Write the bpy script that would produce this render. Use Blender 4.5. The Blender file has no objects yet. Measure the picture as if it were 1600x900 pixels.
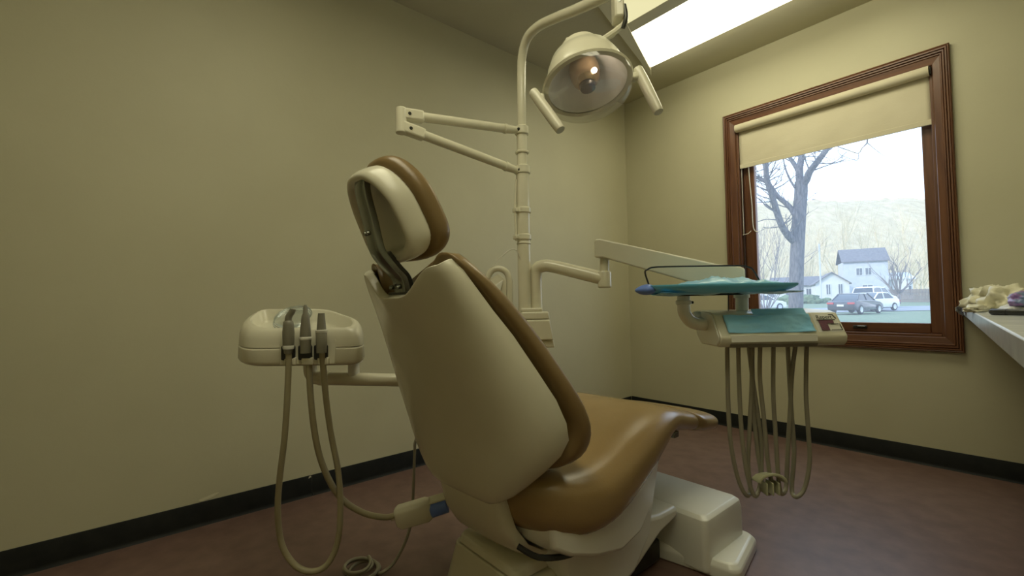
import bpy, bmesh, math, random
from mathutils import Vector, Matrix, noise

# ------------------------------------------------------------------ scene, camera, world, exposure
S = bpy.context.scene
COL = S.collection
random.seed(7)

cam_data = bpy.data.cameras.new('camera')
cam_data.sensor_width = 36.0
cam_data.lens = 698.08 / 1600.0 * 36.0
cam_data.clip_start = 0.02
cam_data.clip_end = 1000
cam = bpy.data.objects.new('camera', cam_data)
COL.objects.link(cam)
cx = Vector((0.64245671, 0.76612407, -0.01741495))
cy = Vector((0.03773091, -0.00892626, 0.99924807))
cz = -Vector((-0.76539255, 0.64263071, 0.03464129))
M = Matrix((cx, cy, cz)).transposed().to_4x4()
M.translation = Vector((2.1402, -3.0234, 0.8402))
cam.matrix_world = M
S.camera = cam

S.view_settings.view_transform = 'Standard'
S.view_settings.look = 'None'
S.view_settings.gamma = 1.0
S.view_settings.use_curve_mapping = False
S.view_settings.exposure = 0.0
S.cycles.max_bounces = 10
S.cycles.diffuse_bounces = 5
S.cycles.transparent_max_bounces = 12
S.cycles.sample_clamp_indirect = 4.0
S.cycles.caustics_reflective = False
S.cycles.caustics_refractive = False

SKY = 2.5            # brightness of the hazy sky
LAMP = 7.6           # fluorescent diffuser
world = bpy.data.worlds.new('hazy_sky')
S.world = world
world.use_nodes = True
nt = world.node_tree
bg = nt.nodes['Background']
tc = nt.nodes.new('ShaderNodeTexCoord')
sp = nt.nodes.new('ShaderNodeSeparateXYZ')
rp = nt.nodes.new('ShaderNodeValToRGB')
nt.links.new(tc.outputs['Generated'], sp.inputs[0])
nt.links.new(sp.outputs['Z'], rp.inputs['Fac'])
nt.links.new(rp.outputs['Color'], bg.inputs['Color'])
rp.color_ramp.elements[0].position = 0.0
rp.color_ramp.elements[0].color = (0.80, 0.90, 1.0, 1)
rp.color_ramp.elements[1].position = 0.7
rp.color_ramp.elements[1].color = (0.55, 0.76, 1.0, 1)
bg.inputs['Strength'].default_value = SKY

sun_d = bpy.data.lights.new('sun', 'SUN')
sun_d.energy = 2.2
sun_d.angle = math.radians(2.0)
sun_d.color = (1.0, 0.88, 0.66)
sun = bpy.data.objects.new('sun', sun_d)
COL.objects.link(sun)
sun.location = (-6, -12, 14)
sun.rotation_euler = Vector((0.50, 0.80, -0.42)).to_track_quat('-Z', 'Y').to_euler()

port_d = bpy.data.lights.new('window_portal', 'AREA')
port_d.shape = 'RECTANGLE'
port_d.size = 0.95
port_d.size_y = 1.3
port_d.cycles.is_portal = True
port = bpy.data.objects.new('window_portal', port_d)
COL.objects.link(port)
port.location = (1.345, 0.14, 1.3)
port.rotation_euler = (math.radians(-90), 0, 0)

# ------------------------------------------------------------------ materials
def new_mat(name):
    m = bpy.data.materials.new(name)
    m.use_nodes = True
    return m, m.node_tree, m.node_tree.nodes['Principled BSDF']

def mat(name, col, rough=0.5, metal=0.0, col2=None, scale=8.0, bump=0.0, bscale=60.0, detail=4.0,
        spec=0.5, stretch=None, coat=0.0, lo=0.35, hi=0.65):
    m, t, b = new_mat(name)
    b.inputs['Base Color'].default_value = (*col, 1)
    b.inputs['Roughness'].default_value = rough
    b.inputs['Metallic'].default_value = metal
    b.inputs['Specular IOR Level'].default_value = spec
    b.inputs['Coat Weight'].default_value = coat
    co = t.nodes.new('ShaderNodeTexCoord')
    mp = t.nodes.new('ShaderNodeMapping')
    t.links.new(co.outputs['Object'], mp.inputs['Vector'])
    if stretch:
        mp.inputs['Scale'].default_value = stretch
    if col2:
        n = t.nodes.new('ShaderNodeTexNoise')
        n.inputs['Scale'].default_value = scale
        n.inputs['Detail'].default_value = detail
        r = t.nodes.new('ShaderNodeValToRGB')
        r.color_ramp.elements[0].position = lo
        r.color_ramp.elements[1].position = hi
        r.color_ramp.elements[0].color = (*col, 1)
        r.color_ramp.elements[1].color = (*col2, 1)
        t.links.new(mp.outputs[0], n.inputs['Vector'])
        t.links.new(n.outputs['Fac'], r.inputs['Fac'])
        t.links.new(r.outputs['Color'], b.inputs['Base Color'])
    if bump:
        n2 = t.nodes.new('ShaderNodeTexNoise')
        n2.inputs['Scale'].default_value = bscale
        n2.inputs['Detail'].default_value = 5
        bp = t.nodes.new('ShaderNodeBump')
        bp.inputs['Strength'].default_value = bump
        bp.inputs['Distance'].default_value = 0.01
        t.links.new(mp.outputs[0], n2.inputs['Vector'])
        t.links.new(n2.outputs['Fac'], bp.inputs['Height'])
        t.links.new(bp.outputs['Normal'], b.inputs['Normal'])
    return m

def emit_mat(name, col, strength):
    m = bpy.data.materials.new(name)
    m.use_nodes = True
    t = m.node_tree
    t.nodes.clear()
    e = t.nodes.new('ShaderNodeEmission')
    e.inputs['Color'].default_value = (*col, 1)
    e.inputs['Strength'].default_value = strength
    o = t.nodes.new('ShaderNodeOutputMaterial')
    t.links.new(e.outputs[0], o.inputs['Surface'])
    return m

def clear_mat(name, tint, haze, gloss=0.05, rough=0.02, haze_col=(0.9, 0.93, 1.0), translucent=True):
    """thin clear sheet: mostly see-through, a whitish veil mixed in, a slight gloss"""
    m = bpy.data.materials.new(name)
    m.use_nodes = True
    t = m.node_tree
    t.nodes.clear()
    tr = t.nodes.new('ShaderNodeBsdfTransparent')
    tr.inputs['Color'].default_value = (*tint, 1)
    tl = t.nodes.new('ShaderNodeBsdfTranslucent' if translucent else 'ShaderNodeBsdfDiffuse')
    tl.inputs['Color'].default_value = (*haze_col, 1)
    gl = t.nodes.new('ShaderNodeBsdfGlossy')
    gl.inputs['Roughness'].default_value = rough
    a = t.nodes.new('ShaderNodeMixShader')
    a.inputs[0].default_value = haze
    b = t.nodes.new('ShaderNodeMixShader')
    b.inputs[0].default_value = gloss
    o = t.nodes.new('ShaderNodeOutputMaterial')
    t.links.new(tr.outputs[0], a.inputs[1])
    t.links.new(tl.outputs[0], a.inputs[2])
    t.links.new(a.outputs[0], b.inputs[1])
    t.links.new(gl.outputs[0], b.inputs[2])
    t.links.new(b.outputs[0], o.inputs['Surface'])
    return m

MT = dict(
    wall=mat('wall_paint', (0.50, 0.475, 0.33), 0.55, col2=(0.53, 0.505, 0.355), scale=2.5, bump=0.06, bscale=35),
    ceiling=mat('ceiling_paint', (0.49, 0.46, 0.325), 0.8, col2=(0.52, 0.49, 0.35), scale=3, bump=0.08, bscale=50),
    floor=mat('floor_vinyl', (0.128, 0.074, 0.060), 0.42, col2=(0.185, 0.115, 0.094), scale=14, detail=9, bump=0.03, bscale=80, lo=0.3, hi=0.7),
    base=mat('black_baseboard', (0.008, 0.009, 0.009), 0.5, col2=(0.013, 0.014, 0.013), scale=20, spec=0.2),
    wood=mat('brown_wood', (0.098, 0.037, 0.018), 0.36, col2=(0.150, 0.062, 0.028), scale=6, detail=8, stretch=(9, 9, 0.8), bump=0.04, bscale=20),
    woodh=mat('brown_wood_rail', (0.098, 0.037, 0.018), 0.36, col2=(0.150, 0.062, 0.028), scale=6, detail=8, stretch=(0.8, 9, 9), bump=0.04, bscale=20),
    woodd=mat('dark_track', (0.035, 0.018, 0.012), 0.4, col2=(0.05, 0.025, 0.016), scale=20),
    shade=mat('shade_fabric', (0.60, 0.55, 0.41), 0.75, col2=(0.64, 0.59, 0.45), scale=5, bump=0.05, bscale=120),
    cord=mat('white_cord', (0.7, 0.68, 0.6), 0.6, col2=(0.62, 0.6, 0.5), scale=30),
    plastic=mat('aged_cream_plastic', (0.65, 0.625, 0.50), 0.24, col2=(0.69, 0.665, 0.54), scale=4, spec=0.5),
    plastic2=mat('pale_plastic', (0.72, 0.715, 0.65), 0.28, col2=(0.76, 0.755, 0.69), scale=4),
    white=mat('white_enamel', (0.70, 0.67, 0.53), 0.22, col2=(0.73, 0.70, 0.56), scale=5, coat=0.2),
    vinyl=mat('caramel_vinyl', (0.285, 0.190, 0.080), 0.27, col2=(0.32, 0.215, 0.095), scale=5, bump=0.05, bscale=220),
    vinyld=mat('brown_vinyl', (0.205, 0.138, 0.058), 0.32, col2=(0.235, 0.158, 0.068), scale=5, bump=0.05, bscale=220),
    chrome=mat('worn_steel', (0.26, 0.27, 0.235), 0.25, metal=0.85, col2=(0.19, 0.20, 0.17), scale=12),
    darkmetal=mat('dark_metal', (0.03, 0.03, 0.025), 0.35, metal=0.5, col2=(0.05, 0.05, 0.04), scale=20),
    black=mat('black_wire', (0.012, 0.012, 0.012), 0.4, col2=(0.02, 0.02, 0.02), scale=30),
    hose=mat('grey_tan_hose', (0.30, 0.265, 0.165), 0.45, col2=(0.33, 0.295, 0.185), scale=15),
    hose2=mat('grey_hose', (0.27, 0.25, 0.185), 0.42, col2=(0.30, 0.28, 0.21), scale=15),
    grey=mat('grey_handpiece', (0.19, 0.18, 0.135), 0.4, col2=(0.23, 0.215, 0.165), scale=12),
    blue=mat('blue_tray', (0.16, 0.60, 0.96), 0.35, col2=(0.19, 0.64, 0.98), scale=8),
    blueband=mat('blue_band', (0.12, 0.22, 0.66), 0.4, col2=(0.14, 0.25, 0.70), scale=12),
    film=mat('blue_film', (0.25, 0.61, 0.95), 0.3, col2=(0.34, 0.70, 0.97), scale=12, bump=0.3, bscale=30),
    purple=mat('purple_print', (0.30, 0.17, 0.46), 0.35, col2=(0.20, 0.28, 0.52), scale=25, lo=0.45, hi=0.5),
    plum=mat('plum_print', (0.13, 0.05, 0.08), 0.5, col2=(0.16, 0.065, 0.10), scale=40),
    ink=mat('dark_ink', (0.03, 0.03, 0.02), 0.6, col2=(0.04, 0.04, 0.03), scale=40),
    counter=mat('grey_laminate', (0.50, 0.53, 0.57), 0.25, col2=(0.58, 0.61, 0.65), scale=18, detail=6),
    bag=mat('yellow_gloves', (0.66, 0.63, 0.46), 0.45, col2=(0.74, 0.71, 0.56), scale=14, bump=0.25, bscale=25),
    bagw=mat('white_film', (0.72, 0.72, 0.68), 0.4, col2=(0.62, 0.63, 0.66), scale=14, bump=0.25, bscale=30),
    reflector=mat('faceted_reflector', (0.93, 0.92, 0.90), 0.45, metal=0.0, col2=(0.88, 0.87, 0.85), scale=30, bump=0.15, bscale=60),
    copper=mat('copper_bulb_shield', (0.62, 0.46, 0.30), 0.25, metal=1.0, col2=(0.52, 0.37, 0.23), scale=20),
    lensclear=clear_mat('clear_lamp_cover', (0.96, 0.96, 0.94), 0.09, gloss=0.09, rough=0.06, haze_col=(0.9, 0.88, 0.84)),
    clear=clear_mat('clear_plastic', (0.90, 0.95, 0.96), 0.28, gloss=0.22, rough=0.05),
    greenclip=mat('pale_green_clip', (0.44, 0.44, 0.27), 0.35, col2=(0.5, 0.5, 0.33), scale=20),
    lens=emit_mat('lit_diffuser', (1.0, 0.945, 0.66), LAMP),
    shieldglow=emit_mat('highlight_glow', (1.0, 0.82, 0.60), 40.0),  # emission for the added highlight bead in the lamp head
    lens_second=emit_mat('lit_diffuser_second', (1.0, 0.945, 0.66), LAMP * 0.74),
    lens_dim=emit_mat('dim_diffuser', (0.86, 0.80, 0.45), 1.0),
    fixture=mat('fixture_enamel', (0.62, 0.59, 0.43), 0.45, col2=(0.66, 0.63, 0.46), scale=6),
    glass=clear_mat('window_glass', (0.97, 0.98, 1.0), 0.07, gloss=0.03, haze_col=(0.80, 0.86, 1.0)),  # whitish veil mixed in to imitate the outdoor haze
    grass=mat('lawn', (0.13, 0.19, 0.12), 0.9, col2=(0.21, 0.26, 0.17), scale=3, detail=8, bump=0.4, bscale=14),
    road=mat('asphalt', (0.25, 0.27, 0.31), 0.85, col2=(0.30, 0.32, 0.35), scale=2),
    bark=mat('grey_bark', (0.065, 0.065, 0.08), 0.9, col2=(0.17, 0.165, 0.18), scale=7, detail=8, stretch=(3, 3, 0.7), bump=0.7, bscale=9, lo=0.3, hi=0.7),
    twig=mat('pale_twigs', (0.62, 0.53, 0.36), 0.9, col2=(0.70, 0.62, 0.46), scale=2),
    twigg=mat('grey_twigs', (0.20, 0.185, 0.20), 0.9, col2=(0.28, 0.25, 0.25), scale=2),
    hill=mat('wooded_hill', (0.48, 0.395, 0.26), 0.95, col2=(0.58, 0.485, 0.325), scale=0.35, detail=14, bump=0.4, bscale=1.2, stretch=(1, 1, .45)),
    siding=mat('white_siding', (0.60, 0.62, 0.64), 0.7, col2=(0.66, 0.67, 0.68), scale=2),
    siding2=mat('pale_grey_siding', (0.50, 0.53, 0.60), 0.7, col2=(0.55, 0.58, 0.64), scale=2),
    roof=mat('grey_roof', (0.15, 0.15, 0.17), 0.85, col2=(0.20, 0.195, 0.215), scale=3),
    pane=mat('far_window_pane', (0.10, 0.12, 0.16), 0.1, col2=(0.16, 0.18, 0.22), scale=2),
    carpaint=mat('charcoal_car_paint', (0.05, 0.055, 0.075), 0.2, col2=(0.06, 0.065, 0.085), scale=3, coat=0.6),
    carwhite=mat('white_car_paint', (0.76, 0.78, 0.80), 0.2, col2=(0.80, 0.82, 0.84), scale=3, coat=0.6),
    carsilver=mat('silver_car_paint', (0.55, 0.60, 0.64), 0.2, col2=(0.60, 0.64, 0.68), scale=3, coat=0.6),
    carglass=mat('tinted_glass', (0.06, 0.075, 0.10), 0.06, col2=(0.08, 0.095, 0.12), scale=3),
    tyre=mat('tyre_rubber', (0.025, 0.025, 0.028), 0.7, col2=(0.04, 0.04, 0.042), scale=10),
    red=mat('red_lamp', (0.45, 0.06, 0.07), 0.2, col2=(0.5, 0.08, 0.08), scale=10),
    fence=mat('weathered_fence', (0.19, 0.17, 0.165), 0.9, col2=(0.25, 0.22, 0.21), scale=4),
    shrub=mat('shrub_leaves', (0.10, 0.16, 0.10), 0.8, col2=(0.17, 0.23, 0.14), scale=4),
)

# ------------------------------------------------------------------ mesh helpers
class MB:
    def __init__(self):
        self.v = []
        self.f = []
    def add(self, vs, fs):
        o = len(self.v)
        self.v += [tuple(p) for p in vs]
        self.f += [tuple(o + i for i in q) for q in fs]
        return self
    def box(self, c, s, ax=None):
        c = Vector(c)
        X, Y, Z = ax if ax else (Vector((1, 0, 0)), Vector((0, 1, 0)), Vector((0, 0, 1)))
        vs = [c + X * (sx * s[0] / 2) + Y * (sy * s[1] / 2) + Z * (sz * s[2] / 2)
              for sx in (-1, 1) for sy in (-1, 1) for sz in (-1, 1)]
        return self.add(vs, [(0, 1, 3, 2), (4, 6, 7, 5), (0, 4, 5, 1), (2, 3, 7, 6), (0, 2, 6, 4), (1, 5, 7, 3)])
    def loft(self, rings, cap0=True, cap1=True, closed=True):
        n = len(rings[0])
        vs = [p for r in rings for p in r]
        fs = []
        for i in range(len(rings) - 1):
            for j in range(n if closed else n - 1):
                k = (j + 1) % n
                fs.append((i * n + j, i * n + k, (i + 1) * n + k, (i + 1) * n + j))
        if cap0:
            fs.append(tuple(range(n - 1, -1, -1)))
        if cap1:
            b = (len(rings) - 1) * n
            fs.append(tuple(range(b, b + n)))
        return self.add(vs, fs)
    def tube(self, path, r, seg=12, smooth=0, closed=False, caps=True):
        P = [Vector(p) for p in path]
        if smooth:
            P = spline(P, smooth, closed)
        n = len(P)
        rad = r if callable(r) else (lambda s: r)
        T = []
        for i in range(n):
            if closed:
                d = P[(i + 1) % n] - P[i - 1]
            else:
                d = P[min(i + 1, n - 1)] - P[max(i - 1, 0)]
            T.append(d.normalized())
        a = Vector((0, 0, 1)) if abs(T[0].z) < 0.9 else Vector((1, 0, 0))
        N = (a - T[0] * a.dot(T[0])).normalized()
        rings = []
        for i in range(n):
            N = (N - T[i] * N.dot(T[i])).normalized()
            B = T[i].cross(N)
            q = rad(i / max(1, n - 1))
            rings.append([P[i] + N * (q * math.cos(t)) + B * (q * math.sin(t))
                          for t in [2 * math.pi * k / seg for k in range(seg)]])
        if closed:
            rings.append(rings[0])
            return self.loft(rings, False, False)
        return self.loft(rings, caps, caps)
    def prism(self, poly, d):
        d = Vector(d)
        a = [Vector(p) for p in poly]
        return self.loft([a, [p + d for p in a]])
    def lathe(self, prof, mtx, seg=32, cap0=False, cap1=False, a0=0.0, a1=2 * math.pi):
        full = abs(a1 - a0 - 2 * math.pi) < 1e-6
        m = seg if full else seg + 1
        rings = []
        for r, z in prof:
            rings.append([mtx @ Vector((r * math.cos(a0 + (a1 - a0) * k / seg), r * math.sin(a0 + (a1 - a0) * k / seg), z))
                          for k in range(m)])
        return self.loft(rings, cap0, cap1, closed=full)
    def build(self, name, material, parent=None, bevel=0.0, bseg=2, sub=0, solid=0.0, smooth=True, angle=40, offset=-1.0):
        loc = parent_loc(parent)
        me = bpy.data.meshes.new(name)
        me.from_pydata([tuple(Vector(p) - loc) for p in self.v], [], self.f)
        bm = bmesh.new()
        bm.from_mesh(me)
        bmesh.ops.remove_doubles(bm, verts=bm.verts, dist=1e-6)
        bmesh.ops.recalc_face_normals(bm, faces=bm.faces)
        bm.to_mesh(me)
        bm.free()
        me.materials.append(material)
        if smooth:
            me.shade_smooth()
            if not sub:
                me.set_sharp_from_angle(angle=math.radians(angle))
        o = bpy.data.objects.new(name, me)
        COL.objects.link(o)
        if parent:
            o.parent = parent
        if solid:
            md = o.modifiers.new('solid', 'SOLIDIFY')
            md.thickness = solid
            md.offset = offset
        if bevel:
            md = o.modifiers.new('bevel', 'BEVEL')
            md.width = bevel
            md.segments = bseg
            md.limit_method = 'ANGLE'
            md.angle_limit = math.radians(35)
        if sub:
            md = o.modifiers.new('sub', 'SUBSURF')
            md.levels = sub
            md.render_levels = sub
        return o

def parent_loc(p):
    l = Vector((0, 0, 0))
    while p:
        l += p.location
        p = p.parent
    return l

def spline(P, k, closed=False):
    out = []
    n = len(P)
    rng = n if closed else n - 1
    for i in range(rng):
        p0 = P[(i - 1) % n] if closed else P[max(i - 1, 0)]
        p1 = P[i]
        p2 = P[(i + 1) % n] if closed else P[i + 1]
        p3 = P[(i + 2) % n] if closed else P[min(i + 2, n - 1)]
        for j in range(k):
            t = j / k
            out.append(0.5 * ((2 * p1) + (p2 - p0) * t + (2 * p0 - 5 * p1 + 4 * p2 - p3) * t * t + (3 * p1 - p0 - 3 * p2 + p3) * t ** 3))
    if not closed:
        out.append(P[-1])
    return out

def tag(o, label=None, cat=None, group=None, kind=None):
    if label: o['label'] = label
    if cat: o['category'] = cat
    if group: o['group'] = group
    if kind: o['kind'] = kind
    return o

def thing(name, loc, label, cat, group=None):
    o = bpy.data.objects.new(name, None)
    o.empty_display_size = 0.05
    COL.objects.link(o)
    o.location = loc
    return tag(o, label, cat, group)

def sgnpow(x, p):
    return math.copysign(abs(x) ** p, x)

def smoothstep(a, b, x):
    t = max(0.0, min(1.0, (x - a) / (b - a)))
    return t * t * (3 - 2 * t)

def axes_from(n, h):
    n = Vector(n).normalized()
    h = Vector(h)
    h = (h - n * h.dot(n)).normalized()
    return h, n.cross(h), n

def frame_mtx(loc, n, h):
    X, Y, Z = axes_from(n, h)
    m = Matrix((X, Y, Z)).transposed().to_4x4()
    m.translation = Vector(loc)
    return m

# ------------------------------------------------------------------ the room
H = 2.44
XR, YB = 2.75, -4.3
WX0, WX1, WZ0, WZ1 = 0.868, 1.822, 0.640, 1.985     # clear opening in the window wall
def structure(mb, name, m, **k):
    return tag(mb.build(name, m, **k), kind='structure')
structure(MB().box((XR / 2, YB / 2, -0.05), (XR + 0.3, -YB + 0.3, 0.1)), 'floor', MT['floor'])
structure(MB().box((XR / 2, YB / 2, H + 0.05), (XR + 0.3, -YB + 0.3, 0.1)), 'ceiling', MT['ceiling'])
structure(MB().box((-0.075, YB / 2, H / 2), (0.15, -YB, H)), 'wall_left', MT['wall'])
structure(MB().box((XR + 0.075, YB / 2, H / 2), (0.15, -YB, H)), 'wall_right', MT['wall'])
structure(MB().box((XR / 2, YB - 0.075, H / 2), (XR + 0.3, 0.15, H)), 'wall_back', MT['wall'])
wf = MB()
wf.box(((WX0 - 0.15) / 2, 0.075, H / 2), (WX0 + 0.15, 0.15, H))
wf.box(((WX1 + XR + 0.15) / 2, 0.075, H / 2), (XR + 0.15 - WX1, 0.15, H))
wf.box(((WX0 + WX1) / 2, 0.075, WZ0 / 2), (WX1 - WX0, 0.15, WZ0))
wf.box(((WX0 + WX1) / 2, 0.075, (WZ1 + H) / 2), (WX1 - WX0, 0.15, H - WZ1))
structure(wf, 'wall_front', MT['wall'])

# black cove baseboards, butt joint on the left wall near the camera
def cove(p0, p1, n, name, parent):
    p0, p1, n = Vector(p0), Vector(p1), Vector(n)
    prof = [(0.0, 0.0), (0.014, 0.0), (0.009, 0.006), (0.006, 0.016), (0.005, 0.086), (0.003, 0.0888), (0.0, 0.0888)]
    a = [p0 + n * x + Vector((0, 0, z)) for x, z in prof]
    mb = MB().loft([a, [p + (p1 - p0) for p in a]])
    return mb.build(name, MT['base'], parent)
bl = tag(cove((0, YB, 0), (0, -2.418, 0), (1, 0, 0), 'baseboard_left', None), kind='structure')
cove((0, -2.416, 0), (0, -0.0145, 0), (1, 0, 0), 'baseboard_strip', bl)
tag(cove((XR, 0, 0), (0.0, 0, 0), (0, -1, 0), 'baseboard_front', None), kind='structure')

# scuffed paint chip just above the baseboard on the left wall
chip = MB()
pts = []
for k in range(14):
    a = 2 * math.pi * k / 14
    pts.append(Vector((0.001, -2.80 + 0.030 * math.cos(a) * (1 + .25 * math.sin(3 * a)), 0.101 + 0.008 * math.sin(a) * (1 + .3 * math.cos(2 * a)) + .006 * math.cos(a))))
chip.prism(pts, (0.0015, 0, 0))
tag(chip.build('wall_chip', MT['fixture'], bl), label='dark chip in the paint')

nick0 = MB().prism([V3 for V3 in (Vector((0.0058, -2.432, .078)), Vector((0.0058, -2.420, .082)), Vector((0.0058, -2.424, .089)), Vector((0.0058, -2.430, .086)))], (0.001, 0, 0)).build('edge_nick', MT['fixture'], bl)
for dy, dz in ((.020, -.070), (.075, -.028), (-.24, -.045)):
    nk = nick0.copy()
    COL.objects.link(nk)
    nk.location = (0.003 if dz < -.06 else 0.0, dy, dz)
    nk.scale = (1, .6, .6)
# window: casing, jamb, sash, glass, locks
win = thing('window_1', (1.345, 0.0, 0.568), None, None)
win['kind'] = 'structure'
CX0, CX1, CZ0, CZ1 = 0.794, 1.888, 0.568, 2.068
def casing(p0, p1, q0, q1, out, m):
    """mitred casing board: p = outer edge ends, q = inner edge ends"""
    prof = [(0.0, 0.0), (0.0, 0.020), (0.06, 0.024), (0.12, 0.022), (0.16, 0.027), (0.24, 0.027), (0.27, 0.020), (0.31, 0.026),
            (0.39, 0.026), (0.42, 0.018), (0.46, 0.022), (0.52, 0.022), (0.56, 0.016), (0.96, 0.012), (1.0, 0.008), (1.0, 0.0)]
    A, B = [], []
    for s, d in prof:
        A.append(Vector(p0).lerp(Vector(q0), s) + Vector((0, -d, 0)))
        B.append(Vector(p1).lerp(Vector(q1), s) + Vector((0, -d, 0)))
    return MB().loft([A, B]).build('casing', m, win, angle=25)
OC = [(CX0, 0, CZ0), (CX1, 0, CZ0), (CX1, 0, CZ1), (CX0, 0, CZ1)]
IC = [(WX0, 0, WZ0), (WX1, 0, WZ0), (WX1, 0, WZ1), (WX0, 0, WZ1)]
for k in range(4):
    casing(OC[k], OC[(k + 1) % 4], IC[k], IC[(k + 1) % 4], None, MT['woodh'] if k % 2 == 0 else MT['wood'])
jt = 0.012
for nm, c, s, m in [('jamb', (WX0 + jt / 2, 0.06, (WZ0 + WZ1) / 2), (jt, 0.12, WZ1 - WZ0), MT['wood']),
                    ('jamb', (WX1 - jt / 2, 0.06, (WZ0 + WZ1) / 2), (jt, 0.12, WZ1 - WZ0), MT['wood']),
                    ('jamb', (1.345, 0.06, WZ1 - jt / 2), (WX1 - WX0 - 2 * jt, 0.12, jt), MT['woodh']),
                    ('sill', (1.345, 0.055, WZ0 + jt / 2), (WX1 - WX0 - 2 * jt, 0.125, jt), MT['woodh'])]:
    MB().box(c, s).build(nm, m, win, bevel=0.002)
MB().box((WX0 + jt + 0.006, 0.030, 1.31), (0.012, 0.018, 1.28)).build('side_track', MT['woodd'], win, bevel=0.002)
SX0, SX1, SZ0, SZ1 = WX0 + jt, WX1 - jt, WZ0 + jt, WZ1 - jt
GX0, GX1, GZ0, GZ1 = 0.955, 1.766, 0.703, 1.93
ys, ds = 0.062, 0.036
for c, s, m in [(((SX0 + GX0) / 2, ys, (SZ0 + SZ1) / 2), (GX0 - SX0, ds, SZ1 - SZ0), MT['wood']),
                (((SX1 + GX1) / 2, ys, (SZ0 + SZ1) / 2), (SX1 - GX1, ds, SZ1 - SZ0), MT['wood']),
                (((GX0 + GX1) / 2, ys, (SZ0 + GZ0) / 2), (GX1 - GX0, ds, GZ0 - SZ0), MT['woodh']),
                (((GX0 + GX1) / 2, ys, (SZ1 + GZ1) / 2), (GX1 - GX0, ds, SZ1 - GZ1), MT['woodh'])]:
    MB().box(c, s).build('sash_rail', m, win, bevel=0.004)
for x in (GX0 - 0.028, GX0 - 0.056):
    MB().box((x, ys - ds / 2 - 0.002, 1.31), (0.006, 0.006, 1.2)).build('stile_bead', MT['wood'], win, bevel=0.0015)
MB().box(((GX0 + GX1) / 2, 0.066, (GZ0 + GZ1) / 2), (GX1 - GX0 + 0.01, 0.004, GZ1 - GZ0 + 0.01)).build('glass', MT['glass'], win)
for x in (1.36, 1.478):
    lk = MB().box((x, ys - ds / 2 - 0.006, 0.678), (0.062, 0.012, 0.016)).build('sash_lock', MT['darkmetal'], win, bevel=0.003)
    MB().box((x + 0.008, ys - ds / 2 - 0.016, 0.682), (0.036, 0.010, 0.007)).build('lever', MT['chrome'], lk, bevel=0.002)

# ------------------------------------------------------------------ ceiling light
FZ = 2.36
def quadbox(q, z0, z1):
    return MB().prism([Vector((x, y, z0)) for x, y in q], (0, 0, z1 - z0))
lf = thing('ceiling_light', (1.2, -0.93, H), 'long fluorescent ceiling fixture with two glowing diffuser panels', 'ceiling light')
quadbox([(0.553, -0.475), (1.86, -0.475), (1.86, -1.44), (0.85, -1.44)], FZ + 0.058, H).build('housing', MT['fixture'], lf)
quadbox([(0.556, -0.484), (1.84, -0.490), (1.84, -0.902), (0.705, -0.902)], FZ - 0.004, FZ + 0.058).build('diffuser', MT['lens'], lf)
tag(quadbox([(0.735, -0.985), (1.84, -0.985), (1.84, -1.40), (0.88, -1.40)], FZ - 0.004, FZ + 0.058).build('diffuser', MT['lens_dim'], lf), label='dimmer diffuser panel')
quadbox([(0.70, -0.902), (1.84, -0.902), (1.84, -0.985), (0.73, -0.985)], FZ - 0.006, FZ + 0.058).build('centre_strip', MT['fixture'], lf, bevel=0.002)
quadbox([(0.88, -1.40), (1.86, -1.40), (1.86, -1.44), (0.89, -1.44)], FZ - 0.006, FZ + 0.058).build('side_rail', MT['fixture'], lf, bevel=0.002)
quadbox([(1.84, -0.484), (1.86, -0.484), (1.86, -1.40), (1.84, -1.40)], FZ - 0.006, FZ + 0.058).build('end_plate', MT['fixture'], lf, bevel=0.002)
quadbox([(0.500, -0.395), (0.545, -0.470), (0.895, -1.44), (0.805, -1.50), (0.720, -1.20)], FZ - 0.012, H).build('end_plate', MT['fixture'], lf, bevel=0.002)
# its twin over the head of the chair, above the picture's upper edge
l2 = thing('ceiling_light', (1.73, -2.75, H), 'second fluorescent ceiling fixture over the head end of the chair', 'ceiling light')
quadbox([(0.85, -2.42), (2.62, -2.42), (2.62, -3.08), (0.85, -3.08)], FZ + 0.012, H).build('housing', MT['fixture'], l2)
for y0, y1 in ((-2.45, -2.73), (-2.77, -3.05)):
    quadbox([(0.87, y0), (2.60, y0), (2.60, y1), (0.87, y1)], FZ - 0.004, FZ + 0.012).build('diffuser', MT['lens_second'], l2)
quadbox([(0.85, -2.73), (2.62, -2.73), (2.62, -2.77), (0.85, -2.77)], FZ - 0.006, FZ + 0.012).build('centre_strip', MT['fixture'], l2, bevel=0.002)
# ------------------------------------------------------------------ dental chair
CO = Vector((1.21, -2.3, 0.0))
SW = math.radians(4)
ER = Vector((math.cos(SW), math.sin(SW), 0))
EF = Vector((-math.sin(SW), math.cos(SW), 0))
def CH(r, f, z):
    return CO + ER * r + EF * f + Vector((0, 0, z))
chair = thing('dental_chair', CO, 'reclined dental chair with cream back shell and caramel vinyl cushions', 'dental chair')

def lerp_table(tab, x):
    if x <= tab[0][0]:
        return tab[0][1:]
    for a, b in zip(tab, tab[1:]):
        if x <= b[0]:
            t = (x - a[0]) / (b[0] - a[0])
            return tuple(p + (q - p) * t for p, q in zip(a[1:], b[1:]))
    return tab[-1][1:]

Z0 = 0.77
def notch(r, z, depth=0.056, zmax=0.92, a0=.035, a1=.135):
    """the top edge dips between two ears for the headrest bar"""
    if z <= Z0:
        return z
    a = abs(r)
    zt = zmax - depth * (1 - smoothstep(a0, a1, a)) - 0.018 * smoothstep(0.15, 0.19, a)
    return Z0 + (z - Z0) * (zt - Z0) / (zmax - Z0)

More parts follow.
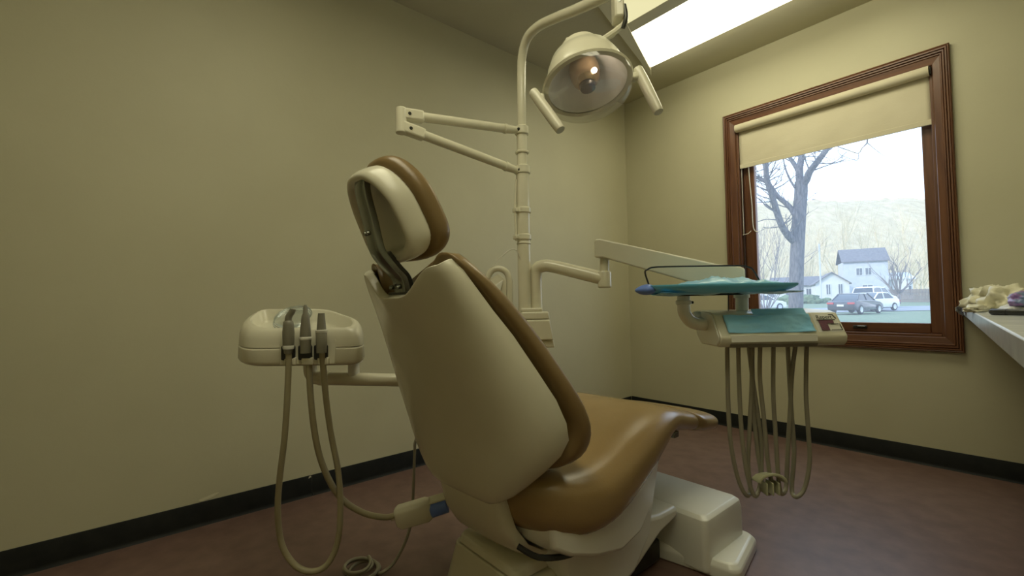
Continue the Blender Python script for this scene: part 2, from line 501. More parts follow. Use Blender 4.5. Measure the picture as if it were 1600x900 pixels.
# back shell: z, half width, rear f, edge f
SH = [(.402, .088, -.108, -.100), (.415, .118, -.118, -.105), (.432, .146, -.123, -.095), (.455, .172, -.130, -.080), (.485, .200, -.138, -.056),
      (.515, .222, -.146, -.030), (.545, .234, -.154, -.018), (.58, .236, -.165, -.028), (.63, .231, -.182, -.054), (.70, .215, -.206, -.100),
      (.77, .198, -.231, -.146), (.83, .184, -.252, -.188), (.88, .172, -.272, -.224), (.905, .163, -.281, -.244), (.92, .150, -.285, -.262)]
rings = []
N = 40
for z, w, fr, fe in SH:
    row = []
    for k in range(N + 1):
        ph = -math.pi / 2 + math.pi * k / N
        r = w * sgnpow(math.sin(ph), 0.62)
        f = fe + (fr - fe) * abs(math.cos(ph)) ** 0.62
        row.append(CH(r, f, notch(r, z)))
    rings.append(row)
mb = MB().loft(rings, False, False, closed=False)
mb.build('back_shell', MT['plastic'], chair, solid=0.02, bevel=0.006, bseg=3, angle=60, offset=1.0)

# back cushion: z, half width, front f, back f
BC = [(.452, .12, .020, -.022), (.458, .19, .046, -.04), (.474, .230, .074, -.044), (.50, .254, .086, -.034), (.54, .268, .082, -.016), (.58, .272, .066, -.026),
      (.63, .267, .040, -.052), (.70, .250, -.008, -.098), (.77, .232, -.056, -.144), (.83, .217, -.100, -.187), (.88, .205, -.144, -.226),
      (.915, .196, -.182, -.256), (.940, .184, -.218, -.276), (.953, .166, -.240, -.276), (.957, .12, -.252, -.268)]
rings = []
N = 56
for z, w, ff, fb in BC:
    row = []
    for k in range(N):
        ph = 2 * math.pi * k / N
        r = w * sgnpow(math.cos(ph), 0.55)
        f = (ff + fb) / 2 + (ff - fb) / 2 * sgnpow(math.sin(ph), 0.62)
        row.append(CH(r, f, notch(r, z, 0.110, 0.957, .070, .135)))
    rings.append(row)
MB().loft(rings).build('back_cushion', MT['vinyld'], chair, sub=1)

# plastic liner tongue inside the left ear, steel plate and headrest bar
for s in (-1, 1):
    MB().box(CH(s * 0.108, -0.238, 0.885), (0.028, 0.016, 0.075), (ER, EF * .94 - Vector((0, 0, .34)) * 0 , Vector((0, 0, 1)) - EF * 0.35)).build('inner_liner', MT['plastic'], chair, bevel=0.005, bseg=3)
MB().box(CH(0.008, -0.262, 0.866), (0.10, 0.05, 0.008), (ER, EF, Vector((0, 0, 1)))).build('bar_plate', MT['darkmetal'], chair, bevel=0.002)
def strip(path, w, th, r0=0.0):
    """flat bar bent in the chair's centre plane"""
    P = spline([Vector((0, f, z)) for f, z in path], 5)
    rings = []
    for i, p in enumerate(P):
        d = (P[min(i + 1, len(P) - 1)] - P[max(i - 1, 0)]).normalized()
        n = Vector((0, -d.z, d.y))
        hw = w(i / (len(P) - 1)) if callable(w) else w
        q = []
        for sr, sn in ((-1, -1), (-.8, -1.25), (.8, -1.25), (1, -1), (1, 1), (-1, 1)):
            pp = p + n * (sn * th / 2)
            q.append(CH(r0 + sr * hw / 2, pp.y, pp.z))
        rings.append(q)
    return MB().loft(rings)
BAR = [(-.335, 1.112), (-.364, 1.102), (-.367, 1.075), (-.350, 1.012), (-.343, .982), (-.333, .952), (-.306, .922), (-.288, .905), (-.280, .888), (-.276, .866)]
bar = strip(BAR, lambda t: 0.040 + 0.003 * t, 0.016, 0.004).build('headrest_bar', MT['chrome'], chair, bevel=0.002)
strip([(f + .012, z + .001) for f, z in BAR[5:]], 0.052, 0.010).build('side_plate', MT['darkmetal'], bar, bevel=0.002)
for f, z, r in ((-.353, .992, .006), (-.353, .992, -.006), (-.290, .880, -.014), (-.290, .880, .014)):
    MB().lathe([(0.0, 0.004), (0.004, 0.004), (0.005, 0.0), (0.005, -0.004)], frame_mtx(CH(r, f - .004, z), -EF - Vector((0, 0, .3)), ER), 12).build('screw', MT['chrome'], bar)

# headrest
HT = math.radians(25)
HN = (-EF * math.cos(HT) - Vector((0, 0, 1)) * math.sin(HT))     # rear normal
HS = (-EF * math.sin(HT) + Vector((0, 0, 1)) * math.cos(HT))     # up along the pad
HC = CH(-0.008, -0.302, 1.040)
def pad_ring(scale, off, n=48, w=.106, h=.106, dz=0.0):
    row = []
    for k in range(n):
        ph = 2 * math.pi * k / n
        c, s = math.cos(ph), math.sin(ph)
        q = 0.72 if s > 0 else 0.58
        x = sgnpow(c, q) * w * (1.0 - 0.26 * smoothstep(-.6, 1.0, s))
        y = sgnpow(s, q) * h
        row.append(HC + ER * (x * scale) + HS * (y * scale + dz) + HN * (off - 1.6 * (x * scale) ** 2))
    return row
sh = [pad_ring(.96, -.012), pad_ring(1.0, .0), pad_ring(1.0, .020), pad_ring(.975, .036), pad_ring(.92, .046), pad_ring(.85, .048),
      pad_ring(.78, .042), pad_ring(.735, .034), pad_ring(.70, .024), pad_ring(.64, .014), pad_ring(.4, .008), pad_ring(.06, .006)]
MB().loft(sh).build('headrest_shell', MT['plastic'], chair, sub=1)
cu = [pad_ring(.90, -.004), pad_ring(1.03, -.006), pad_ring(1.11, -.014), pad_ring(1.13, -.028), pad_ring(1.09, -.044), pad_ring(.97, -.056), pad_ring(.6, -.062), pad_ring(.06, -.060)]
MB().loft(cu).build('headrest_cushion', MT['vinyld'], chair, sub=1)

# seat cushion: f, half width, top z, bottom z
SC = [(-.078, .09, .420, .375), (-.072, .130, .438, .350), (-.058, .165, .449, .328), (-.034, .200, .453, .308), (.0, .232, .453, .292), (.04, .253, .451, .277), (.09, .267, .452, .272),
      (.14, .273, .456, .276), (.19, .274, .466, .287), (.28, .268, .488, .318), (.36, .261, .508, .350), (.43, .252, .521, .382),
      (.49, .242, .524, .412), (.545, .232, .516, .424), (.60, .222, .500, .414), (.67, .214, .480, .396), (.735, .210, .464, .382), (.752, .206, .459, .386)]
TC = [(.757, .206, .457, .386), (.770, .210, .454, .374), (.84, .206, .438, .356), (.91, .200, .424, .344), (.945, .192, .416, .342), (.960, .176, .406, .350)]
def slab(tab, n=56, dish=0.0):
    rings = []
    for f, w, zt, zb in tab:
        row = []
        for k in range(n):
            ph = 2 * math.pi * k / n
            x = w * sgnpow(math.cos(ph), 0.5)
            s = sgnpow(math.sin(ph), 0.72)
            z = (zt + zb) / 2 + (zt - zb) / 2 * s
            if s > 0:
                z -= dish * s * (1 - (x / w) ** 2)
            row.append(CH(x, f, z))
        rings.append(row)
    return MB().loft(rings)
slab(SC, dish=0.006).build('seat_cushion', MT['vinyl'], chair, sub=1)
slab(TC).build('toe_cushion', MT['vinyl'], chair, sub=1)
for f, r in ((.60, .17), (.86, .15)):
    MB().box(CH(r, f, .415 - .06 * (f - .5)), (.05, .03, .02), (ER, EF, Vector((0, 0, 1)))).build('toe_bracket', MT['chrome'], chair, bevel=.003)
# small tear in the vinyl near the rear corner
MB().tube([CH(.15, -.035, .453), CH(.165, -.015, .4525), CH(.175, .005, .4515)], .0022, 6, 3).build('vinyl_tear', MT['shade'], chair)

# white seat support under the cushion
SF = [(-.032, .150, .345, .305), (-.018, .200, .340, .288), (.02, .225, .330, .266), (.10, .240, .315, .240), (.20, .240, .320, .215), (.30, .232, .36, .220),
      (.40, .215, .39, .26), (.48, .19, .42, .33), (.54, .17, .43, .385), (.60, .15, .43, .405)]
rings = []
for f, w, zt, zb in SF:
    rings.append([CH(-.86 * w, f, zb - .008), CH(-w, f, zb), CH(-w, f, zt), CH(w, f, zt), CH(w, f, zb), CH(.86 * w, f, zb - .008)])
MB().loft(rings).build('seat_support', MT['plastic2'], chair, bevel=.010, bseg=3)
# housing that joins the seat to the lift
SG = [(.045, .175, .32, .20), (.10, .198, .32, .10), (.20, .205, .31, .07), (.32, .200, .31, .09), (.42, .190, .33, .15), (.50, .17, .36, .27)]
rings = []
for f, w, zt, zb in SG:
    rings.append([CH(-w, f, zb), CH(-w, f, zt), CH(w, f, zt), CH(w, f, zb)])
MB().loft(rings).build('lift_housing', MT['plastic2'], chair, bevel=.014, bseg=3)

# curved hinge cover below the back shell
rings = []
for z, w, fr, fe in [(.432, .108, -.117, -.085), (.38, .116, -.118, -.075), (.32, .120, -.100, -.055), (.27, .124, -.066, -.018), (.238, .126, -.022, .03), (.222, .124, .03, .075), (.218, .12, .07, .11)]:
    row = []
    for k in range(25):
        ph = -math.pi / 2 + math.pi * k / 24
        row.append(CH(w * sgnpow(math.sin(ph), .5), fe + (fr - fe) * abs(math.cos(ph)) ** .5, z))
    rings.append(row)
MB().loft(rings, False, False, closed=False).build('hinge_cover', MT['plastic'], chair, solid=.007, bevel=.002, angle=60)
MB().box(CH(.03, .10, .285), (.27, .12, .09), (ER, EF, Vector((0, 0, 1)))).build('hinge_block', MT['chrome'], chair, bevel=.02)
hw = MB().tube([CH(.13, -.06, .285), CH(.165, -.03, .262), CH(.20, .02, .258), CH(.225, .06, .27)], .007, 8, 4)
hw.build('hinge_cable', MT['black'], chair)

# pedestal, lift arm cover, front box, base plate (aligned with the room)
BXc = 1.21
def rr(cxx, cyy, hx, hy, z, rad, n=6):
    row = []
    for (sx, sy, a0) in ((1, 1, 0), (-1, 1, 90), (-1, -1, 180), (1, -1, 270)):
        for k in range(n + 1):
            a = math.radians(a0 + 90 * k / n)
            row.append(Vector((cxx + sx * (hx - rad) + rad * math.cos(a), cyy + sy * (hy - rad) + rad * math.sin(a), z)))
    return row
MB().loft([rr(1.20, -2.215, .115, .115, .218, .03), rr(1.20, -2.215, .125, .125, .212, .03), rr(1.20, -2.215, .132, .130, .192, .03)]).build('pedestal_cap', MT['plastic'], chair, bevel=.004)
MB().loft([rr(1.205, -2.20, .185, .165, .0, .035), rr(1.205, -2.20, .185, .165, .06, .035), rr(1.20, -2.205, .160, .150, .13, .035), rr(1.20, -2.21, .140, .138, .19, .03)]).build('pedestal_cover', MT['plastic'], chair, bevel=.003)
# lift arm cover: side profile in y-z
prof = [(-2.05, .04), (-1.93, .075), (-1.80, .135), (-1.70, .155), (-1.70, .188), (-1.80, .190), (-1.93, .215), (-2.06, .225)]
MB().prism([Vector((1.09, y, z)) for y, z in prof], (.275, 0, 0)).build('lift_arm_cover', MT['plastic2'], chair, bevel=.012, bseg=3)
MB().box((1.21, -1.90, .045), (.22, .34, .07)).build('lift_mechanism', MT['darkmetal'], chair, bevel=.01)
MB().loft([rr(1.21, -1.565, .246, .130, .012, .02), rr(1.21, -1.565, .244, .128, .14, .02), rr(1.21, -1.565, .240, .124, .162, .02), rr(1.21, -1.565, .228, .112, .172, .02)]).build('front_box', MT['plastic2'], chair, bevel=.006, bseg=3)
def turned(ring, px_, py_, ang):
    c_, s_ = math.cos(ang), math.sin(ang)
    return [Vector((px_ + (p.x - px_) * c_ - (p.y - py_) * s_, py_ + (p.x - px_) * s_ + (p.y - py_) * c_, p.z)) for p in ring]
PLATE = [turned(rr(1.205, -1.537, a_, b_, z_, .03), 1.485, -1.405, math.radians(11)) for a_, b_, z_ in ((.280, .132, .0), (.280, .132, .034), (.266, .120, .050))]
MB().loft(PLATE).build('base_plate', MT['plastic2'], chair, bevel=.005, bseg=2)
MB().loft([rr(1.205, -2.08, .17, .16, .0, .04), rr(1.205, -2.08, .17, .16, .030, .04)]).build('base_frame', MT['plastic2'], chair, bevel=.005)

# ------------------------------------------------------------------ post with folding arm and operating light
Z = Vector((0, 0, 1))
def V(*a):
    return Vector(a)
PX, PY = 0.845, -1.872
post = thing('light_post', (PX, PY, 0.30), 'cream steel post behind the chair carrying the round operating light', 'dental light')
MB().tube([(PX, PY, .30), (PX, PY, 1.345)], .0255, 20).build('lower_post', MT['white'], post, angle=60)
MB().tube([(PX, PY, 1.34), (PX, PY, 1.52)], .0205, 20).build('upper_post', MT['white'], post, angle=60)
I4 = Matrix.Identity(4)
def ring_at(z, r0, r1, h, name):
    m = Matrix.Translation((PX, PY, z))
    return MB().lathe([(r0, 0), (r1 - .003, 0), (r1, .003), (r1, h - .003), (r1 - .003, h), (r0, h)], m, 24).build(name, MT['white'], post)
for z, r, h in ((1.345, .031, .032), (1.425, .027, .012), (1.19, .030, .022), (1.085, .030, .022), (1.068, .028, .010), (1.50, .027, .034)):
    ring_at(z, .018, r, h, 'collar')
toL = (Vector((0.774, -2.351, 0)) - Vector((PX, PY, 0))).normalized()
for z in (1.20, 1.095):
    MB().box((PX + toL.x * .030, PY + toL.y * .030, z), (.024, .028, .016), (toL, Z.cross(toL), Z)).build('cable_clamp', MT['white'], post, bevel=.003)
MB().tube([(PX + toL.x * .030, PY + toL.y * .030, 1.32), (PX + toL.x * .038, PY + toL.y * .038, 1.20), (PX + toL.x * .034, PY + toL.y * .034, 1.08)], .004, 8, 4).build('post_cable', MT['white'], post)
# folding spring arm
E1, E0 = V(.774, -2.351, 1.482), V(.777, -2.348, 1.438)
A1, A0 = V(PX, PY, 1.517), V(PX, PY, 1.352)
for a, b, nm in ((E1, A1, 'upper_arm'), (E0, A0, 'lower_arm')):
    d = (b - a).normalized()
    s = d.cross(Z).normalized()
    u = s.cross(d)
    L = (b - a).length
    ar = MB().tube([a + d * .075, b - d * .072], .0165, 16).build(nm, MT['white'], post, angle=60)
    MB().tube([b - d * .076, b - d * .018], lambda t: .0135 + (.004 if t < .12 else 0), 14).build('arm_tip', MT['white'], ar, angle=60)
    MB().tube([b - d * .082, b - d * .072], .019, 16).build('arm_collar', MT['white'], ar, angle=60)
    MB().box(a + d * .036, (.088, .034, .040), (d, s, u)).build('arm_bracket', MT['white'], ar, bevel=.008, bseg=3)
    MB().lathe([(0, .002), (.0045, .002), (.006, 0), (.006, -.004)], frame_mtx(a + d * .026 + (-s if s.x < 0 else s) * .018, (-s if s.x < 0 else s), d), 12).build('pivot_bolt', MT['darkmetal'], ar)
    MB().lathe([(0, .002), (.0045, .002), (.006, 0), (.006, -.004)], frame_mtx(b - d * .024 + (-s if s.x < 0 else s) * .016, (-s if s.x < 0 else s), d), 12).build('pivot_bolt', MT['darkmetal'], ar)
MB().tube([(.7755, -2.350, 1.415), (.7755, -2.350, 1.503)], .0185, 18).build('elbow_joint', MT['white'], post, angle=60, bevel=.004)

# goose-neck up to the lamp
neck = [(PX, PY, 1.505), (.853, -1.878, 1.60), (.858, -1.880, 1.73), (.872, -1.886, 1.800), (.915, -1.898, 1.845), (.985, -1.907, 1.852), (1.075, -1.916, 1.832), (1.20, -1.938, 1.790), (1.31, -1.958, 1.757), (1.385, -1.972, 1.735)]
MB().tube(neck, .0172, 18, 5).build('neck_tube', MT['white'], post, angle=60)

LC = V(1.372, -2.102, 1.423)
LN = V(.27, -.09, -.95).normalized()
LH = V(.637, .76, .125)
HX, HY, HZ = axes_from(LN, LH)
ML = frame_mtx(LC, LN, LH)
# yoke: pivot block below the neck end and two side arms
YP = V(1.392, -1.985, 1.665)
MB().box(YP + V(0, 0, .02), (.028, .05, .10), (HX, HX.cross(Z) * -1, Z)).build('yoke_block', MT['white'], post, bevel=.006, bseg=3)
MB().tube([YP + V(-.006, .012, -.01), YP + V(-.022, 0, -.06), LC - LN * .105 - HX * .035], .008, 8, 4).build('yoke_arm', MT['white'], post)
MB().tube([YP + V(.012, .012, -.01), YP + V(.012, 0, -.05), LC - LN * .112 + HX * .012], .0085, 8, 4).build('yoke_arm', MT['white'], post)
MB().tube([YP + V(.022, .0, .005), YP + V(.030, -.004, -.035), YP + V(.020, -.006, -.062)], .006, 8, 3).build('yoke_spring', MT['darkmetal'], post)
MB().lathe([(.0, .006), (.006, .006), (.008, 0), (.008, -.006)], frame_mtx(YP + V(.014, -.014, .015), V(.64, -.77, 0), Z), 14).build('yoke_bolt', MT['chrome'], post)
# housing dome (behind), rim, reflector, shield, cover
hd = MB().lathe([(.0, -.138), (.042, -.136), (.053, -.128), (.058, -.108), (.064, -.100), (.086, -.084), (.100, -.052), (.108, -.022), (.112, -.006), (.108, -.004), (.100, -.006)], ML, 40).build('lamp_housing', MT['white'], post, angle=35)
MB().box(LC - LN * .140, (.075, .045, .020), (HX, HY, HZ)).build('housing_cap', MT['white'], hd, bevel=.006, bseg=3)
MB().lathe([(.005, -.082), (.035, -.074), (.062, -.056), (.082, -.032), (.096, -.010), (.106, .002)], ML, 40).build('reflector', MT['reflector'], post, angle=80)
MB().lathe([(.106, -.006), (.119, -.006), (.122, .0), (.119, .006), (.106, .005)], ML, 48).build('lamp_rim', MT['white'], post, angle=50)
MB().lathe([(.119, .004), (.118, .018), (.112, .034), (.098, .046), (.070, .052), (.0, .055)], ML, 48).build('clear_cover', MT['lensclear'], post, angle=80)
MB().lathe([(.036, -.074), (.041, -.058), (.041, -.034), (.034, -.012), (.024, .0)], ML, 28, cap1=True).build('bulb_shield', MT['copper'], post)
MB().lathe([(.019, -.004), (.0215, .003), (.020, .012), (.0, .014)], ML, 24).build('bulb_knob', MT['black'], post)
MB().lathe([(.0, -.007), (.005, -.005), (.007, .0), (.005, .005), (.0, .007)], Matrix.Translation(LC + HX * .030 + V(.012, -.030, .022)), 12).build('shield_highlight', MT['shieldglow'], post)  # added glowing bead stands in for the shield's highlight and brightens the reflector
for s, h0 in ((-1, .024), (1, -.006)):
    base = LC + HX * (s * .124) + LN * h0
    MB().box(base + HX * (s * .008), (.026, .022, .022), (HX, HY, HZ)).build('handle_mount', MT['white'], post, bevel=.006)
    g0 = base + HX * (s * .020) - LN * .018
    dirv = (V(.0727, .0148, -.111) if s < 0 else V(.059, .0, -.137)).normalized()
    g1 = g0 + dirv * .135
    hn = MB().tube([g0 - dirv * .008, g0, g0 + dirv * .06, g1, g1 + dirv * .008], lambda t: .0105 + .004 * math.sin(math.pi * t), 16, 4).build('lamp_handle', MT['plastic'], post, angle=60)

# junction box at the foot of the post
jb = V(.868, -1.832, 0)
JX, JY = V(.6425, .7661, 0).normalized(), V(-.7661, .6425, 0).normalized()
def jbox(u0, u1, z0, z1, d, nm, bev=.006, sl=0.0):
    o = V(.827, -1.864, 0)
    a = [o + JX * u0 - JY * d / 2, o + JX * u1 - JY * d / 2, o + JX * u1 + JY * d / 2, o + JX * u0 + JY * d / 2]
    b = [o + JX * (u0 - 0) - JY * d / 2, o + JX * (u1 + sl) - JY * d / 2, o + JX * (u1 + sl) + JY * d / 2, o + JX * (u0 - 0) + JY * d / 2]
    return MB().loft([[p + Z * z0 for p in b], [p + Z * z1 for p in a]]).build(nm, MT['plastic'], post, bevel=bev, bseg=3)
jbox(-.012, .072, .806, .822, .10, 'box_lid')
jbox(-.012, .094, .778, .807, .12, 'upper_box', sl=.004)
jbox(-.010, .098, .700, .777, .13, 'lower_box', sl=.012)
jbox(.02, .112, .670, .699, .10, 'box_foot', sl=.004)
MB().tube([V(.827, -1.864, .69) + JX * .04, V(.95, -1.93, .36), V(1.05, -1.97, .24)], .028, 14, 5).build('support_tube', MT['white'], post, angle=60)

# arched holder on the post with a thin cable
hol = thing('cup_holder', (.81, -1.97, .80), 'cream arched holder peeking out behind the chair back', 'holder')
arch = [(.775, -2.008, .80), (.776, -2.006, .88), (.778, -2.004, .93), (.790, -1.990, .966), (.809, -1.968, .974), (.826, -1.947, .960), (.833, -1.938, .925), (.832, -1.937, .86), (.831, -1.937, .78)]
MB().tube(arch, .0120, 12, 4).build('arch', MT['plastic'], hol, angle=60)
MB().prism([V(.782, -2.000, .80), V(.826, -1.947, .80), V(.826, -1.947, .93), V(.806, -1.970, .955), V(.784, -1.998, .93)], JY * .012).build('back_plate', MT['plastic'], hol, bevel=.003)
MB().prism([V(.790, -1.992, .90), V(.818, -1.958, .93), V(.812, -1.965, .885)], JY * -.012).build('wedge', MT['plastic2'], hol, bevel=.002)
MB().tube([(.790, -1.990, .97), (.806, -1.965, 1.01), (.828, -1.93, 1.045), (.842, -1.91, 1.045), (.85, -1.90, 1.02), (.849, -1.888, .99)], .0022, 6, 5).build('thin_cable', MT['cord'], hol)

# ------------------------------------------------------------------ delivery unit: arm, head, hoses
du = thing('delivery_unit', (1.64, -1.59, .70), 'white instrument console on a swing arm with hanging hoses', 'dental console')
MB().tube([(.859, -1.825, .80), (.860, -1.827, .90), (.862, -1.828, .950), (.872, -1.826, .976), (.895, -1.815, .984), (.925, -1.80, .981), (1.02, -1.762, .953), (1.112, -1.727, .925)], .0245, 18, 5).build('swing_tube', MT['white'], du, angle=60)
MB().lathe([(.0, -.034), (.020, -.034), (.024, -.030), (.024, .02), (.020, .026), (.0, .028)], Matrix.Translation((1.117, -1.726, .925)), 20).build('tube_knuckle', MT['white'], du)
MB().tube([(1.117, -1.726, .93), (1.120, -1.726, 1.012)], .0165, 18).build('riser', MT['white'], du, angle=60)
a0, a1 = V(1.098, -1.748, 0), V(1.533, -1.545, 0)
d = (a1 - a0).normalized()
s = Z.cross(d)
poly = [(0.0, 1.000), (0.0, 1.058), (.006, 1.066), (.022, 1.066), (.40, .955), (.465, .944), (.478, .936), (.478, .868), (.462, .862), (.40, .872), (.03, .998)]
MB().prism([a0 + d * x + Z * z - s * .024 for x, z in poly], s * .048).build('spring_arm', MT['plastic'], du, bevel=.006, bseg=3)
MB().tube([(1.521, -1.552, .80), (1.524, -1.553, .90)], .0185, 18).build('drop_post', MT['plastic2'], du, angle=60)
MB().lathe([(.019, 0), (.023, .001), (.023, .014), (.019, .015)], Matrix.Translation((1.5215, -1.552, .845)), 20).build('drop_collar', MT['plastic2'], du)
U0 = V(1.5216, -1.7340, 0)
UX, UY = JX, JY
def UP(u, v, z):
    return U0 + UX * u + UY * v + Z * z
prof = [(.150, .800), (.145, .808), (.040, .804), (.014, .797), (-.022, .742), (-.029, .732), (-.026, .716), (-.016, .704), (.10, .704), (.130, .730)]
body = MB().prism([UP(0, v, z) for v, z in prof], UX * .364).build('console_body', MT['plastic'], du, bevel=.008, bseg=3)
MB().prism([UP(-.004, v * .93 + .003, (z - .76) * .93 + .76) for v, z in prof], UX * -.004 * -1).build('end_cap', MT['plastic2'], du, bevel=.002)
MB().lathe([(.0, .018), (.016, .018), (.020, .012), (.020, 0)], frame_mtx(UP(-.002, .075, .768), -UX, Z), 6).build('end_knob', MT['plastic2'], du, smooth=False)
MB().lathe([(.0, .022), (.013, .022), (.016, .016), (.016, 0)], frame_mtx(UP(-.002, .100, .790), -UX, Z), 16).build('end_knob', MT['plastic2'], du)
def slant(u, t, off=.0):
    """point on the sloping front: t=0 top edge, 1 lower edge"""
    p, q = V(.014, 0, .797), V(-.022, 0, .742)
    m = p.lerp(q, t)
    n = V(-.055, 0, .036).normalized()
    m = m + n * off
    return UP(u, m.x, m.z)
# wrinkled blue barrier film over the sloping front
rows = []
for i in range(13):
    t = .08 + .90 * i / 12
    row = []
    for k in range(41):
        u = .026 + (.276 - .026) * k / 40
        w = noise.noise(Vector((u * 22, t * 3, 1.3))) * .0055 + noise.noise(Vector((u * 48, t * 9, 4))) * .0030
        w += .004 * math.exp(-((u - .10 - .04 * t) / .02) ** 2 - ((t - .55) / .18) ** 2)
        row.append(slant(u, t, .005 + max(-.0035, w)))
    rows.append(row)
MB().loft(rows, False, False, closed=False).build('barrier_film', MT['film'], du, solid=.001, angle=80)
MB().prism([slant(.115, -.24, .003), slant(.270, -.24, .003), slant(.270, .10, .0055), slant(.115, .10, .0055)], UY * .002).build('film_edge', MT['film'], du)
MB().prism([UP(.030, -.0295, .738), UP(.030, -.0310, .718), UP(.030, -.025, .718), UP(.030, -.023, .738)], UX * .246).build('lower_strip', MT['plastic2'], du, bevel=.001)
MB().prism([UP(.030, -.0272, .713), UP(.030, -.0195, .7025), UP(.030, -.013, .7025), UP(.030, -.021, .713)], UX * .25).build('shadow_strip', MT['grey'], du, bevel=.001)  # solid grey strip colours in a shadow line under the console lip
MB().prism([slant(.2855, .10, .0005), slant(.357, .10, .0005), slant(.357, .98, .0005), slant(.2855, .98, .0005)], (UY * .002 + Z * .002)).build('label_plate', MT['plastic2'], du, bevel=.001)
def decal(q, nm, m, off=.0045):
    return MB().prism([slant(u, t, off) for u, t in q], (UY * .0006 - Z * .0006)).build(nm, m, du)
decal([(.296, .43), (.338, .43), (.338, .58), (.318, .58), (.318, .92), (.296, .92)], 'printed_label', MT['plum'])
decal([(.328, .60), (.350, .60), (.350, .63), (.328, .63)], 'printed_line', MT['ink'])
decal([(.292, .385), (.345, .385), (.345, .42), (.292, .42)], 'printed_line', MT['ink'])
decal([(.352, .60), (.354, .60), (.354, .92), (.352, .92)], 'printed_line', MT['ink'])
decal([(.322, .90), (.354, .90), (.354, .92), (.322, .92)], 'printed_line', MT['ink'])
decal([(.333, .12), (.346, .12), (.346, .15), (.333, .15)], 'printed_mark', MT['ink'])
decal([(.343, .15), (.346, .15), (.351, .34), (.348, .34)], 'printed_mark', MT['ink'])
tx = bpy.data.curves.new('label_word', 'FONT')
tx.body = 'Repert'
tx.size = .0165
tx.extrude = .0003
tx.materials.append(MT['ink'])
tmp = bpy.data.objects.new('label_word', tx)
COL.objects.link(tmp)
dg = bpy.context.evaluated_depsgraph_get()
me_ = bpy.data.meshes.new_from_object(tmp.evaluated_get(dg))
bpy.data.objects.remove(tmp)
to = bpy.data.objects.new('label_word', me_)
COL.objects.link(to)
to.parent = du
nrm = (UY * -.055 + Z * .036).normalized()
X_, Y_ = UX, nrm.cross(UX)
mm = Matrix((X_, Y_, nrm)).transposed().to_4x4()
mm.translation = slant(.293, .345, .005) - du.location
to.matrix_local = mm

HOSES = {
 'L1': [(1.525, -1.671, 0.715), (1.521, -1.668, 0.563), (1.52, -1.663, 0.444), (1.525, -1.653, 0.355), (1.534, -1.639, 0.289), (1.546, -1.622, 0.254), (1.54, -1.583, 0.264), (1.539, -1.589, 0.343), (1.547, -1.586, 0.465), (1.555, -1.582, 0.586), (1.561, -1.581, 0.715)],
 'L2': [(1.544, -1.641, 0.715), (1.541, -1.637, 0.561), (1.541, -1.63, 0.43), (1.546, -1.618, 0.322), (1.554, -1.606, 0.266), (1.562, -1.596, 0.252), (1.559, -1.553, 0.286), (1.565, -1.553, 0.395), (1.561, -1.563, 0.493), (1.554, -1.577, 0.616), (1.55, -1.586, 0.715)],
 'L3': [(1.585, -1.584, 0.715), (1.58, -1.585, 0.607), (1.583, -1.575, 0.487), (1.586, -1.564, 0.349), (1.591, -1.555, 0.277), (1.584, -1.561, 0.255), (1.562, -1.541, 0.259), (1.558, -1.548, 0.314), (1.555, -1.556, 0.37), (1.552, -1.564, 0.462), (1.552, -1.569, 0.553), (1.556, -1.571, 0.715)],
 'L4': [(1.608, -1.548, 0.715), (1.602, -1.548, 0.558), (1.602, -1.542, 0.437), (1.602, -1.535, 0.317), (1.604, -1.531, 0.263), (1.609, -1.524, 0.252), (1.605, -1.483, 0.262), (1.612, -1.48, 0.366), (1.621, -1.475, 0.489), (1.63, -1.472, 0.612), (1.642, -1.461, 0.715)],
 'L5': [(1.671, -1.465, 0.715), (1.664, -1.467, 0.555), (1.664, -1.46, 0.434), (1.663, -1.457, 0.343), (1.65, -1.467, 0.265), (1.633, -1.487, 0.239), (1.614, -1.464, 0.253), (1.623, -1.459, 0.364), (1.622, -1.466, 0.488), (1.622, -1.471, 0.58), (1.622, -1.477, 0.715)]}
for k, p in HOSES.items():
    MB().tube(p, .0063, 10, 6).build('hose', MT['hose2'], du, angle=80)
cl = MB()
hc = V(1.590, -1.568, .300)
row0, row1 = [], []
for k in range(9):
    a = math.pi * k / 8
    row0.append(hc + UX * (-.036 * math.cos(a)) + Z * (.022 * math.sin(a) - .004) - UY * .022)
    row1.append(hc + UX * (-.036 * math.cos(a)) + Z * (.016 * math.sin(a) - .010) + UY * .022)
cl.loft([row0, row1], False, False, closed=False)
cl.build('hose_clip', MT['greenclip'], du, solid=.008, bevel=.002)
for k in range(3):
    MB().box(hc + UX * (-.018 + .018 * k) - Z * .022, (.005, .040, .036), (UX, UY, Z)).build('clip_fin', MT['greenclip'], du, bevel=.002)
# tray bracket on the console
MB().tube([(1.434, -1.749, .868), (1.433, -1.749, .82), (1.434, -1.746, .80), (1.444, -1.734, .778), (1.461, -1.713, .767), (1.50, -1.672, .765)], .0185, 16, 5).build('tray_bracket', MT['plastic2'], du, angle=60)
MB().lathe([(.019, 0), (.023, .001), (.023, .012), (.019, .013)], Matrix.Translation((1.433, -1.749, .828)), 20).build('bracket_collar', MT['plastic2'], du)
MB().box(V(1.433, -1.749, .834) + UX * .024, (.012, .010, .008), (UX, UY, Z)).build('bracket_screw', MT['darkmetal'], du, bevel=.002)

